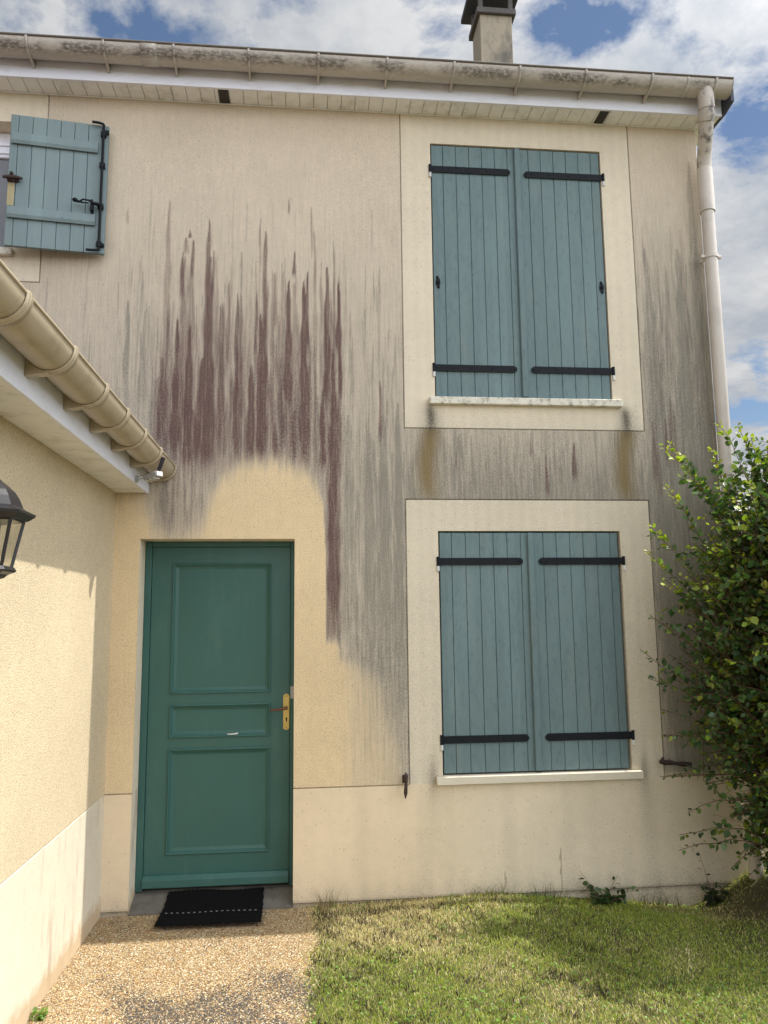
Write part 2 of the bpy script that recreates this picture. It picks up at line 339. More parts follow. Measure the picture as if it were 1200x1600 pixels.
for rec in '0.123 4.522 2.756 0.0340 0.45;0.137 3.829 2.756 0.0510 0.35;0.268 4.291 4.244 0.0170 0.80;0.243 4.243 4.121 0.0383 0.50;0.224 4.129 3.786 0.0298 0.80;0.237 4.111 2.801 0.0680 0.40;0.291 4.235 3.927 0.0255 0.70;0.285 4.113 3.199 0.0425 0.45;0.397 4.386 2.672 0.0383 0.85;0.411 4.117 2.672 0.0680 0.65;0.432 4.156 3.793 0.0213 0.70;0.462 3.932 3.202 0.0213 0.35;0.541 3.935 3.294 0.0213 0.65;0.599 3.844 2.674 0.0255 0.70;0.625 3.854 2.674 0.0383 0.55;0.620 4.154 4.031 0.0128 0.40;0.483 3.757 3.383 0.0170 0.60;0.500 3.785 2.673 0.0340 0.60;0.201 3.657 2.670 0.0510 0.80;0.284 3.609 2.627 0.0510 1.00;0.140 3.714 3.375 0.0255 0.40;0.111 3.374 2.669 0.0765 0.55;0.077 3.239 2.799 0.0595 0.40;0.310 3.021 2.627 0.0935 0.50;0.379 3.380 2.606 0.0935 0.75;0.433 3.202 2.607 0.0850 0.50;0.569 3.249 2.761 0.0340 0.40;0.609 3.476 2.674 0.0383 0.45;0.786 4.326 3.029 0.0383 0.70;0.750 4.416 4.036 0.0128 0.40;0.856 4.012 3.574 0.0255 0.50;0.730 3.862 3.388 0.0170 0.70;0.758 3.710 2.653 0.0383 0.90;0.777 3.572 2.653 0.0425 0.80;0.804 3.481 2.763 0.0255 0.50;0.701 3.351 2.666 0.0467 1.00;0.691 3.117 2.666 0.0680 0.50;0.880 3.714 3.211 0.0213 0.40;0.949 3.958 3.032 0.0467 1.00;0.942 3.669 2.655 0.0425 0.50;0.945 4.579 4.448 0.0128 0.60;0.988 4.168 3.988 0.0213 0.90;1.002 4.045 3.810 0.0170 0.40;1.077 4.034 3.397 0.0255 0.90;1.055 3.953 2.656 0.0467 1.00;1.070 3.396 2.656 0.0510 0.80;1.108 4.533 4.144 0.0128 0.45;1.130 4.346 3.814 0.0170 0.50;1.176 4.099 3.583 0.0170 0.50;1.216 4.062 3.036 0.0383 0.90;1.202 3.770 3.036 0.0255 0.40;1.266 4.222 3.913 0.0128 0.35;1.296 3.951 3.402 0.0340 0.95;1.305 3.680 3.038 0.0213 0.80;1.260 3.438 2.504 0.0383 0.90;1.299 3.219 2.504 0.0298 0.60;1.185 3.180 2.613 0.0383 1.00;1.259 3.127 1.440 0.0723 0.85;1.233 2.947 1.481 0.0425 0.50;1.285 3.037 1.460 0.0340 0.60;1.097 3.397 2.945 0.0170 0.50;0.607 3.026 2.652 0.0340 0.60;0.523 2.980 2.673 0.0298 0.40;0.865 2.941 2.654 0.0425 0.50;0.994 3.033 2.655 0.0425 0.45;0.906 3.211 2.655 0.0213 0.35;1.582 3.247 2.817 0.0170 0.85;1.630 3.125 2.907 0.0128 0.40;1.376 3.728 3.542 0.0128 0.40;2.739 2.740 2.446 0.0213 0.80;2.941 2.833 2.560 0.0255 0.95;2.630 2.871 2.716 0.0128 0.50;2.105 2.751 2.621 0.0128 0.45;2.416 2.623 2.511 0.0128 0.35;3.666 3.162 2.657 0.0298 0.55;3.689 3.077 2.611 0.0213 0.50;3.624 3.029 2.656 0.0213 0.60;3.530 2.981 2.518 0.0425 0.55;3.557 2.795 2.427 0.0340 0.35;3.539 4.486 4.136 0.0170 0.30;3.830 4.473 3.849 0.0213 0.30;3.626 3.746 3.265 0.0213 0.25;-0.157 4.447 4.330 0.0128 0.35'.split(';'):
    x0, zt, zb, w, k = map(float, rec.split()); streak(PUR, x0, zt, zb, w * 1.25, k, .22)
rr = random.Random(5)
for _ in range(150):
    x0 = rr.uniform(.05, 1.32); zt = rr.uniform(2.95, 4.15) - .5 * max(0, .35 - x0); streak(PUR, x0, zt, 2.62 + rr.uniform(-.1, .2), rr.uniform(.012, .04), rr.uniform(.12, .42), .2)
for _ in range(26):
    x0 = rr.uniform(3.52, 3.95); zt = rr.uniform(2.6, 4.4); streak(PUR, x0, zt, zt - rr.uniform(.3, 1.3), rr.uniform(.012, .035), rr.uniform(.08, .26), .5)
def dens(x, z):
    d = .05
    if z > 4.7: d = .015
    if -.2 < x < .55 and 2.7 < z < 4.0: d = .40
    if .4 < x < 1.3 and 2.7 < z < 3.9: d = .45
    if 1.25 < x < 1.75: d = .85 if z < 3.0 else (.35 if z < 4.0 else .08)
    if 1.746 < x < 3.465 and 2.4 < z < 2.93: d = .8
    if x > 3.465: d = .5 if z < 4.2 else .15
    if x > 3.465 and z < .6: d = .25
    if 0 < x < .3 and 2.2 < z < 2.6: d = .5
    return d
for _ in range(4200):
    x0 = rr.uniform(-.75, 3.98); z = rr.uniform(.75, 4.7)
    if rr.random() > dens(x0, z): continue
    L = rr.uniform(.12, .8); zb = z - L
    if 1.746 < x0 < 3.465: zb = max(zb, 2.38)
    streak(GRY, x0, z, zb, rr.uniform(.005, .017), rr.uniform(.12, .42), .6)
for x0, zt, zb, w, k in ((-.13, 3.78, 3.0, .05, .5), (-.02, 3.7, 2.9, .06, .35), (.14, 2.6, 2.2, .07, .55), (.20, 2.6, 2.1, .05, .35), (.90, 3.4, 2.7, .05, .65), (1.02, 3.2, 2.7, .05, .4),
                         (3.93, 5.0, 1.2, .09, .35), (3.80, 4.3, 1.0, .12, .35), (3.55, 4.3, .8, .12, .3), (1.60, 3.0, .8, .12, .42), (1.70, 3.1, .7, .06, .5), (1.50, 2.9, .9, .1, .35), (1.36, 3.0, 1.2, .12, .36)):
    streak(GRY, x0, zt, zb, w, k, .5)
# overall grime that fades upward
G0 = .26 * sstep(5.1, 3.4, ZZ) + .06
G0 += .20 * sstep(3.9, 2.9, ZZ) * sstep(-.4, .2, XX) * (1 - sstep(1.30, 1.40, XX)) * .6
G0 += .26 * sstep(1.28, 1.5, XX) * sstep(3.6, 2.4, ZZ) + .36 * sstep(3.44, 3.6, XX) * sstep(5.2, 3.6, ZZ)
G0 += .24 * np.where((XX > 1.746) & (XX < 3.465), 1, 0) * sstep(2.96, 2.4, ZZ)
GRY = np.clip(GRY + G0, 0, 1)
# pale zone washed clean above and beside the door
tx = [-4.2, -.165, .0, .08, .2, .38, .45, .51, .655, .87, 1.08, 1.15, 1.19, 1.205, 1.21, 1.30, 1.305, 1.42, 1.545, 1.60, 1.66, 1.75, 4.0]
tz = [2.5, 2.5, 2.42, 2.2, 2.12, 2.2, 2.42, 2.56, 2.665, 2.685, 2.612, 2.50, 2.38, 2.1, 1.48, 1.46, 1.35, 1.31, 1.21, 1.03, .80, .62, .56]
ZC = np.interp(XX, tx, tz) + .012 * np.sin(XX * 61) + .01 * np.sin(XX * 143 + 2); soft = np.where(XX < .45, .18, np.where(XX < 1.18, .10, .045)) * (1 + .3 * np.sin(XX * 37) * np.sin(XX * 91 + 1))
CL = sstep(-soft, soft, ZC - ZZ); CL = np.where(XX > 1.70, CL * sstep(.62, .54, ZZ), CL)
PUR = PUR * 1.05 + .20 * sstep(3.9, 3.2, ZZ) * sstep(.0, .2, XX) * (1 - sstep(1.22, 1.32, XX)) + .16 * np.exp(-((XX - .17) / .15) ** 2 - ((ZZ - 2.95) / .45) ** 2)
for _ in range(3):      # the washed edge right of the door fades sideways
    k = 9; pad = np.pad(CL, ((k, k), (k, k)), 'edge'); cs = np.cumsum(pad, 1); bl = (cs[:, 2 * k:] - np.concatenate([np.zeros((cs.shape[0], 1)), cs[:, :-2 * k - 1]], 1)) / (2 * k + 1)
    bl = bl[k:-k]; m_ = sstep(1.25, 1.42, XX) * (XX < 1.74); CL = CL * (1 - m_) + bl * m_
CL *= 1 - .30 * sstep(1.28, 1.45, XX) * (ZZ > .55) * (XX < 1.75)
PUR *= 1 - CL; GRY *= (1 - CL * .93)
CLN = CL * (.95 - .25 * sstep(.6, .5, ZZ)) + .12 * sstep(2.9, 5.2, ZZ) * (1 - CL)
fr = ((XX > 1.746) & (XX < 3.465) & ((ZZ > 2.916) | (ZZ < 2.418))) | ((XX < -.72) & (ZZ > 3.888)) | (ZZ < .55)
FRM[fr] = 1; isf = fr & (ZZ > .55)
GRY[isf] = (.10 + .12 * sstep(3.05, 2.9, ZZ) + .05 * np.sin(XX * 40) ** 2)[isf]
CLN[isf] = .08
low = fr & (ZZ <= .55); GRY[low] = (.06 + .10 * sstep(1.5, 3.2, XX) + .10 * sstep(-.02, -.14, ZZ))[low]; CLN[low] = (.85 - .45 * sstep(1.4, 2.6, XX))[low]
GRY[low] += (.22 * sstep(.06, -.14, ZZ) * (.6 + .4 * np.sin(XX * 17) * np.sin(XX * 41 + 1)) + .10 * np.clip(np.sin(XX * 23) * np.sin(XX * 9.7 + ZZ * .8), 0, 1) * sstep(1.0, 1.4, XX))[low]
PUR[fr] = 0
for xs in (1.915, 3.315):      # runs below the ends of the upper sill
    d = np.abs(XX - xs - .02 * np.sin(ZZ * 9)); v = sstep(3.13, 3.02, ZZ) * sstep(2.50, 2.85, ZZ)
    DRK = np.maximum(DRK, .75 * np.exp(-(d / .03) ** 2) * v * sstep(2.80, 3.0, ZZ)); GRY = np.clip(GRY + .5 * np.exp(-(d / .07) ** 2) * v, 0, 1)
    OCH = np.maximum(OCH, .95 * np.exp(-(d / .065) ** 2) * sstep(2.93, 2.90, ZZ) * sstep(2.30, 2.55, ZZ) * np.where(ZZ > 2.418, 1, 0))
for xs in (1.90, 3.325):      # specks at the ends of the lower sill
    d = np.hypot((XX - xs) / .028, (ZZ - .61) / .11); DRK = np.maximum(DRK, .40 * np.exp(-d ** 2)); GRY = np.clip(GRY + .16 * np.exp(-((XX - xs) / .05) ** 2) * sstep(-.1, .5, ZZ) * sstep(.7, .6, ZZ), 0, 1)
for xs, zt, zb, w in ((2.730, .13, -.13, .0045), (2.36, .0, -.12, .0038)): # settlement cracks
    xc = xs + .03 * (ZZ - zb) * -.4 + .002 * np.sin(ZZ * 70); DRK = np.maximum(DRK, .5 * (np.abs(XX - xc) < w) * (ZZ < zt) * (ZZ > zb))
groove = YY > .0052
DRK[groove & (ZZ > -.14)] = np.maximum(DRK[groove & (ZZ > -.14)], .62)
DRK = np.maximum(DRK, .5 * np.exp(-((ZZ + .147) / .012) ** 2))
idx = np.arange(nx * nz).reshape(nz, nx); A_ = idx[:-1, :-1].ravel()
xm = (XX[:-1, :-1] + XX[1:, 1:]).ravel() / 2; zm = (ZZ[:-1, :-1] + ZZ[1:, 1:]).ravel() / 2
keep = np.ones(len(A_), bool)
for x0, x1, z0, z1 in OPEN: keep &= ~((xm > x0) & (xm < x1) & (zm > z0) & (zm < z1))
A_ = A_[keep]; F = np.stack([A_, A_ + 1, A_ + nx + 1, A_ + nx], 1)
used = np.unique(F); remap = -np.ones(nx * nz, int); remap[used] = np.arange(len(used))
Vf = np.stack([XX.ravel(), YY.ravel(), ZZ.ravel()], 1)[used]
at = lambda *c: np.stack([np.clip(q, 0, 1).ravel()[used] for q in c], 1)
wall = npmesh('front_wall', Vf, remap[F], M_FAC, house, {'stain': at(PUR, GRY, CLN), 'zone': at(FRM, OCH, DRK)})
# the body of the house behind the front: reveals of the openings, gable, back wall
for x0, x1, z0, z1 in OPEN:
    s = MB(); d = .26; y0 = .0015
    s.add([(x0, y0, z0), (x0, d, z0), (x0, d, z1), (x0, y0, z1)], [(0, 1, 2, 3)]); s.add([(x1, y0, z0), (x1, d, z0), (x1, d, z1), (x1, y0, z1)], [(0, 1, 2, 3)])
    s.add([(x0, y0, z1), (x1, y0, z1), (x1, d, z1), (x0, d, z1)], [(0, 1, 2, 3)]); s.add([(x0, y0, z0), (x1, y0, z0), (x1, d, z0), (x0, d, z0)], [(0, 1, 2, 3)])
    s.build('opening_reveal', M_REV, house, fix=False)
s = MB(); s.add([(4., .002, -.6), (4., 8.2, -.6), (4., 8.2, 5.45), (4., 4.1, 8.2), (4., .002, 5.45)], [(0, 1, 2, 3, 4)])
s.add([(-4.2, .002, -.6), (-4.2, 8.2, -.6), (-4.2, 8.2, 5.45), (-4.2, 4.1, 8.2), (-4.2, .002, 5.45)], [(4, 3, 2, 1, 0)])
s.add([(-4.2, 8.2, -.6), (4., 8.2, -.6), (4., 8.2, 5.45), (-4.2, 8.2, 5.45)], [(0, 1, 2, 3)])
s.build('side_and_back_wall', M_WING, house, fix=False)
s = MB(); s.box(-4.1, 3.95, .27, .29, -.5, 5.4); s.build('dark_room_backing', M_DARK, house)  # dark sheet close behind the openings, standing in for unlit rooms
# main roof
s = MB()
sl_ = .69
def roofz(y): return 5.47 + sl_ * (y + .25)
for i in range(13):       # courses of tiles, each stepping over the one below
    ya = -.25 + i * .335; yb = ya + .36
    s.prism([(ya, roofz(ya) - .03), (yb, roofz(yb) - .03), (yb, roofz(yb)), (ya, roofz(ya) + .02)], 0, -4.3, 4.13)
s.prism([(4.08, roofz(4.1) - .2), (8.5, 5.35), (8.5, 5.42), (4.12, roofz(4.1) + .06)], 0, -4.3, 4.13)
s.build('roof', M_TILE, house, 'tiled main roof behind the long gutter')
s = MB(); s.prism([(-.30, 5.40), (-.30, 5.30), (-.18, 5.275), (.02, 5.275), (.02, 5.40)], 0, 4.124, 4.148); s.prism([(.0, 5.42), (4.1, 8.25), (4.1, 8.42), (.0, 5.60)], 0, 4.131, 4.148)
s.build('verge_board', M_SLATE, house)
s = MB(); s.box(-4.2, 4.12, -.18, -.16, 5.262, 5.435, .002)
for i in range(9): s.tube([(-3.9 + i * .95, -.181, 5.33), (-3.9 + i * .95, -.1835, 5.33)], .004, 8)
s.build('fascia', M_WHITE, house, 'white fascia board under the main gutter')
# soffit: boards across the overhang with open grooves
s = MB(); x = -4.2; V1 = [(.455, .525), (3.205, 3.275)]
sof = None; bw = .0985
while x < 4.11:
    x1 = min(x + bw, 4.12)
    if not any(x1 > a and x < b for a, b in V1): s.box(x + .002, x1 - .002, -.158, .0, 5.27, 5.282, .0015)
    else:
        for a, b in V1:
            if x < b and x1 > a:
                if a - x > .01: s.box(x + .002, a - .002, -.158, 0, 5.27, 5.282, .001)
                if x1 - b > .01: s.box(b + .002, x1 - .002, -.158, 0, 5.27, 5.282, .001)
    x += bw
s.box(-4.2, 4.12, -.155, 0, 5.284, 5.29); s.box(4.002, 4.12, .002, .9, 5.27, 5.282); s.box(-4.2, 3.998, -.012, -.001, 5.262, 5.2685, .001)
soffit = s.build('soffit', M_SOFF, house, 'cream boarded soffit along the main eave')
for a, b in V1:
    s = MB(); s.box(a, b, -.152, -.006, 5.274, 5.279)
    for k in range(13): s.box(a + .010, b - .010, -.146 + k * .0105, -.1415 + k * .0105, 5.264, 5.2735)
    s.build('vent_grille', M_VENT, soffit)
# gutters
def gutter(axis_, a, b, c, zt, r, mat, segs=14):
    """half-round trough; axis_ 0 runs along x at y=c, 1 runs along y at x=c"""
    s = MB(); P = (lambda w, u, z: (w, c + u, z)) if axis_ == 0 else (lambda w, u, z: (c + u, w, z))
    n = 60; prof = [(math.pi + math.pi * k / segs) for k in range(segs + 1)]
    for rad in (r, r - .003):
        vs = []; fs = []
        for i in range(n + 1):
            w = a + (b - a) * i / n
            for g in prof: vs.append(P(w, rad * math.cos(g), zt + rad * math.sin(g)))
        m = segs + 1
        for i in range(n):
            for k in range(segs): fs.append((i * m + k, i * m + k + 1, (i + 1) * m + k + 1, (i + 1) * m + k))
        s.add(vs, fs, True)
    for w in (a, b):     # end caps, a little larger than the trough
        e = .004 if w == b else -.004
        vs = [P(w, (r + .003) * math.cos(g), zt + (r + .003) * math.sin(g)) for g in prof] + [P(w + e, (r + .003) * math.cos(g), zt + (r + .003) * math.sin(g)) for g in prof]
        m = segs + 1; s.add(vs, [tuple(range(m)), tuple(range(m, 2 * m))] + [(k, k + 1, m + k + 1, m + k) for k in range(segs)] + [(0, m, 2 * m - 1, m - 1)])
    return s, P
def strap(s, P, w, wid, r, zt, t=.003, g0=math.pi * 1.0, g1=math.pi * 2.0):
    n = 16; vs = []; fs = []
    for k in range(n + 1):
        g = g0 + (g1 - g0) * k / n
        for rad in (r, r + t):
            for ww in (w - wid / 2, w + wid / 2): vs.append(P(ww, rad * math.cos(g), zt + rad * math.sin(g)))
    for k in range(n):
        o = k * 4; fs += [(o + 2, o + 3, o + 7, o + 6), (o, o + 2, o + 6, o + 4), (o + 1, o + 5, o + 7, o + 3), (o, o + 4, o + 5, o + 1)]
    s.add(vs, fs, True)
s, PG = gutter(0, -4.2, 4.115, -.275, 5.428, .086, M_GUT)
strap(s, PG, .02, .11, .086, 5.428, .004)
strap(s, PG, 3.78, .02, .086, 5.428, .003)
gut = s.build('gutter', M_GUT, house, 'long horizontal eave gutter blotched with black mould', fix=False)
s = MB(); s.tube([(-4.2, -.362, 5.430), (4.115, -.362, 5.430)], .0085, 10); s.tube([(-4.2, -.188, 5.432), (4.115, -.188, 5.432)], .006, 8)
s.build('gutter_rim', M_RIM, gut)
for xb in (-4.0, -3.5, -3.0, -2.5, -2.0, -1.5, -1.1, -.76, -.27, .185, .68, 1.15, 1.62, 2.086, 2.552, 3.027, 3.514, 3.99):
    s = MB(); strap(s, PG, xb, .016, .0885, 5.428, .005, math.pi * 1.0, math.pi * 2.06)
    s.prism([(-.30, 5.345), (-.20, 5.36), (-.182, 5.40), (-.182, 5.325), (-.205, 5.32)], 0, xb - .006, xb + .006)
    s.build('gutter_bracket', M_GUT, gut, fix=False)
# downpipe
s = MB(); px, py = 4.003, -.092
xo = 3.935; s.tube([(xo, -.285, 5.40), (xo + .004, -.29, 5.31), (xo + .010, -.278, 5.235)], [.056, .056, .056], 24)
s.tube([(xo + .01, -.28, 5.24), (xo + .014, -.264, 5.19), (px - .018, -.15, 5.02), (px - .004, py - .008, 4.95), (px, py, 4.86)], .051, 24)
s.tube([(xo + .011, -.273, 5.215), (xo + .018, -.248, 5.165)], .057, 24)
pe = s.build('downpipe_elbow', M_PIPED, house, 'mouldy upper elbow of the corner downpipe')
s = MB(); s.tube([(px, py, 4.885), (px, py, 4.55)], .054, 24); s.tube([(px, py, 4.56), (px, py, -.4)], .0455, 24)
s.tube([(px, py, 2.66), (px, py, 2.58)], .052, 24)
dp = s.build('downpipe', M_PIPE, house, 'pale sand downpipe at the house corner')
for zc in (4.20, 2.10, .35):
    s = MB(); s.tube([(px, py, zc + .014), (px, py, zc - .014)], .0525, 24); s.box(px + .045, px + .078, py - .012, py + .012, zc - .012, zc + .012, .003); s.box(px - .078, px - .045, py - .012, py + .012, zc - .012, zc + .012, .003)
    s.tube([(px - .02, py + .03, zc), (px - .02, .01, zc)], .006, 8)
    s.build('pipe_clamp', M_PIPE, dp)
# chimney
s = MB(); s.box(3.315, 3.742, 3.8, 4.24, 7.9, 9.47, .006); ch = s.build('chimney', M_CHIM, house, 'rendered chimney with dark mould on the ridge')
s = MB(); s.box(3.268, 3.79, 3.755, 4.285, 9.455, 9.535, .006)
for xx in (3.30, 3.70):
    for yy in (3.79, 4.19): s.box(xx, xx + .055, yy, yy + .055, 9.536, 9.80)
s.build('chimney_crown', M_CHIMC, ch)
s = MB(); s.box(3.19, 3.87, 3.66, 4.40, 9.802, 9.872, .008); s.build('chimney_cap', M_SLATE, ch)

# side wing
WX = -.165
s = MB(); nz_ = [(-.6), -.147, .544, .55, .556, 2.46]
s.add([(WX, .0, -.6), (WX, -7, -.6), (WX, -7, .545), (WX, 0, .545)], [(3, 2, 1, 0)])
s.add([(WX, 0, .545), (WX, -7, .545), (WX - .007, -7, .55), (WX - .007, 0, .55)], [(3, 2, 1, 0)])
s.add([(WX - .007, 0, .55), (WX - .007, -7, .55), (WX, -7, .555), (WX, 0, .555)], [(3, 2, 1, 0)])
s.add([(WX, 0, .555), (WX, -7, .555), (WX, -7, 2.62), (WX, 0, 2.62)], [(3, 2, 1, 0)])
s.add([(WX, -7, -.6), (-4.2, -7, -.6), (-4.2, -7, 2.62), (-2.2, -7, 4.2), (WX, -7, 2.62)], [(0, 1, 2, 3, 4)])
s.build('wing_wall', M_WING, house, 'sunlit pale wall of the side wing with smooth plinth', fix=False)
s = MB(); s.box(.025, .045, -7.1, -.003, 2.447, 2.615, .002)
for i in range(8):
    y = -.62 - i * .72
    for z in (2.50, 2.565): s.tube([(.0452, y, z), (.0475, y, z)], .004, 8)
s.build('wing_fascia', M_WHITE, house)
s = MB(); y = -7.1
while y < -.01:
    y1 = min(y + .099, -.003); s.box(WX + .001, .0235, y + .002, y1 - .002, 2.452, 2.464, .0015); y += .099
s.box(WX, .02, -7.1, -.003, 2.466, 2.474); s.build('wing_soffit', M_SOFF, house)
s, PW = gutter(1, -7.0, -.006, .131, 2.622, .086, M_GUTW)
for i in range(18):
    w = -.02 - i * .40
gw = s.build('wing_gutter', M_GUTW, house, 'sand coloured gutter running down the side wing', fix=False)
s = MB(); s.tube([(.217, -7.0, 2.624), (.217, -.006, 2.624)], .0065, 10); s.build('gutter_rim', M_GUTW, gw)
s = MB(); s.tube([(.204, -7.0, 2.629), (.204, -.006, 2.629)], .0065, 8); s.build('moss_line', M_RIM, gw)
for w in (-.03, -.545, -.99, -1.40, -1.80, -2.26, -2.75, -3.2, -3.65, -4.1, -4.6, -5.1, -5.6):
    s = MB(); strap(s, PW, w, .055, .0885, 2.622, .004, math.pi * 1.0, math.pi * 2.04); strap(s, PW, w, .014, .0925, 2.622, .003, math.pi * 1.0, math.pi * 2.04)
    s.prism([(.0465, 2.60), (.0465, 2.515), (.075, 2.52), (.13, 2.528), (.10, 2.545), (.06, 2.58)], 1, w - .022, w + .022)
    s.tube([(.205, w, 2.635), (.222, w, 2.63)], .008, 8)
    s.build('gutter_bracket', M_GUTW, gw, fix=False)
s = MB()
for i in range(9):
    xa = .11 - i * .3; za = 2.66 + (.11 - xa) * .72; xb = xa - .33; zb_ = za + .33 * .72
    s.prism([(xa, za - .02), (xb, zb_ - .02), (xb, zb_), (xa, za + .02)], 1, -7.1, -.004)
s.build('wing_roof', M_TILE, house)

# threshold
s = MB(); s.add([(.001, .0, -.158), (.999, .0, -.158), (.999, .2, -.088), (.001, .2, -.088), (.001, 0, -.3), (.999, 0, -.3), (.999, .25, -.3), (.001, .25, -.3), (.999, .25, -.088), (.001, .25, -.088)],
      [(0, 1, 2, 3), (0, 4, 5, 1), (3, 2, 8, 9), (4, 7, 6, 5), (8, 6, 7, 9), (0, 3, 9, 7, 4), (1, 5, 6, 8, 2)])
s.build('threshold', M_CONC, house, 'grey sloped concrete doorstep')
# ---------------- front door
yd = .18
s = MB()
s.box(.001, .045, yd - .012, .255, -.085, 2.147, .003); s.box(.972, .999, yd - .012, .255, -.085, 2.147, .003); s.box(.046, .971, yd - .012, .255, 2.112, 2.147, .003)
door = s.build('door', M_DOOR, house, 'dark green panelled front door')
PAN = [(.193, .838, 1.145, 1.995), (.192, .832, .862, 1.064), (.188, .832, .134, .781)]
s = MB(); yb = yd + .045; x0, x1, z0, z1 = .048, .969, -.072, 2.109
s.box(x0, .1899, yd, yb, z0, z1); s.box(.8361, x1, yd, yb, z0, z1)
zs = [z0, .134, .781, .862, 1.064, 1.145, 1.995, z1]
for a, b in ((0, 1), (2, 3), (4, 5), (6, 7)): s.box(.19, .836, yd + .0003, yb, zs[a], zs[b])
s.build('door_leaf', M_DOOR, door)
for (a, b, c, d) in PAN:
    a = .19; b = .836
    s = MB(); q = s.ring(a - .006, b + .006, c - .006, d + .006, [(0, yd), (.0, yd - .009), (.005, yd - .012), (.010, yd - .011), (.015, yd - .004), (.018, yd - .003), (.020, yd + .004), (.036, yd + .012), (.042, yd + .013)])
    s.add(q, [(0, 1, 2, 3)]); s.build('door_panel', M_DOOR, door)
s = MB(); s.prism([(yd - .002, .012), (yd - .012, .008), (yd - .034, -.018), (yd - .036, -.058), (yd - .002, -.066)], 0, .047, .968)
s.build('weather_bar', M_DOOR, door)
s = MB(); n_ = 20; ol = []
for k in range(n_): 
    g = math.pi * 2 * k / n_; ol.append((.947 + .0205 * math.cos(g), (1.106 if math.sin(g) >= 0 else .912) + .0205 * math.sin(g)))
s.prism(ol, 1, yd - .001, yd - .007); ol2 = [(.947 + (u - .947) * .72, 1.009 + (v - 1.009) * .93) for u, v in ol]; s.prism(ol2, 1, yd - .007, yd - .010)
s.build('handle_plate', M_BRASS, door)
s = MB(); s.tube([(.947, yd - .010, 1.036), (.947, yd - .05, 1.036)], [.011, .009], 14)
s.tube([(.953, yd - .052, 1.036), (.93, yd - .056, 1.034), (.89, yd - .058, 1.029), (.84, yd - .052, 1.026)], [.009, .0085, .007, .006], 12)
s.build('door_handle', M_COPPER, door)
s = MB(); s.tube([(.949, yd - .0095, .966), (.949, yd - .013, .966)], .0065, 12); s.box(.9455, .9525, yd - .0125, yd - .0095, .944, .966); s.build('keyhole', M_IRON, door)
for zz in (1.112, .905): s = MB(); s.tube([(.949, yd - .0095, zz), (.949, yd - .0112, zz)], .0035, 8); s.build('screw', M_IRON, door)
s = MB(); s.add([(.560, yd - .0145, .877), (.60, yd - .0148, .879), (.635, yd - .0145, .884), (.628, yd - .0148, .873), (.59, yd - .0148, .871), (.562, yd - .0145, .873)], [(0, 1, 2, 3, 4, 5)]); s.build('paint_scratch', M_PALE, door)
s = MB(); s.box(.9735, .9985, yd - .0155, yd - .0125, 1.095, 1.175, .001); s.build('bare_paint_patch', M_GREY, door, 'bare grey patch on the door frame')  # thin grey box standing for paint missing from the frame

# ---------------- shutters
def planks(s, x0, x1, z0, z1, y0, y1, edges, c=.0022):
    e = [x0] + [q for q in edges if x0 + .01 < q < x1 - .01] + [x1]
    for a, b in zip(e[:-1], e[1:]):
        j = random.uniform(-.0008, .0008); s.box(a + .0013, b - .0013, y0 + j, y1 + j, z0, z1, c)
def strap_hinge(parent, xa, xb, z, y, side):
    """black strap: xa at the jamb, xb the pointed tip"""
    d = 1 if xb > xa else -1; h = .024
    s = MB(); s.box(min(xa + d * .03, xa + d * .5), max(xa + d * .03, xa + d * .5), y - .0006, y + .006, z - .02, z + .02); s.prism([(xa, z - h), (xb - d * .022, z - h), (xb - d * .006, z - h * .55), (xb, z), (xb - d * .006, z + h * .55), (xb - d * .022, z + h), (xa, z + h)], 1, y - .006, y - .0005)
    for q in (.03, .14, .27, .42, .55): s.tube([(xa + d * q, y - .006, z), (xa + d * q, y - .0095, z)], [.0065, .004], 8)
    s.tube([(xb - d * .02, y - .006, z), (xb - d * .02, y - .010, z)], [.008, .005], 8)
    s.tube([(xa + d * .003, y - .004, z - .030), (xa + d * .003, y - .004, z + .032)], .0105, 12)
    s.build('hinge_strap', M_IRON, parent)
    s = MB(); s.tube([(xa + d * .003, y - .004, z - .064), (xa + d * .003, y - .004, z - .031)], .0105, 12); s.box(xa + d * .003 - .010, xa + d * .003 + .010, y - .002, y + .03, z - .06, z - .035, .002)
    s.build('hinge_pin', M_PALE, parent)
def shutter(x0, x1, z0, z1, edges, label, astragal=None, tips=None, zs=(), knob=None, mat=M_SHUT):
    yf, yb = .007, .036
    s = MB(); planks(s, x0, x1, z0, z1, yf, yb, edges); o = s.build('shutter', mat, house, label)
    if astragal:
        s = MB(); s.box(astragal[0], astragal[1], yf - .024, yf - .001, z0 + .004, z1 - .002, .005)
        for k in range(6): s.tube([(sum(astragal) / 2, yf - .024, z0 + .15 + k * (z1 - z0 - .3) / 5), (sum(astragal) / 2, yf - .0262, z0 + .15 + k * (z1 - z0 - .3) / 5)], .0028, 6)
        s.build('cover_strip', mat, o)
    for zz in zs: s = MB(); s.box(x0 + .03, x1 - .03, yb + .001, yb + .024, zz - .05, zz + .05, .004); s.build('batten', mat, o)
    for zz in zs: strap_hinge(o, tips[0], tips[1], zz, yf - .006, 0)
    if knob:
        kx, kz = knob; s = MB(); s.prism([(kx + .017 * math.cos(g) * (1.0), kz + .034 * math.sin(g)) for g in [2 * math.pi * k / 16 for k in range(16)]], 1, yf - .006, yf - .001)
        s.tube([(kx - .004, yf - .004, kz + .038), (kx - .004, yf - .012, kz + .038)], [.010, .006], 10); s.tube([(kx + .004, yf - .004, kz - .036), (kx + .004, yf - .012, kz - .036)], [.010, .006], 10); s.tube([(kx, yf - .006, kz), (kx, yf - .016, kz)], [.011, .007], 10)
        s.build('latch_plate', M_IRON, o)
    return o
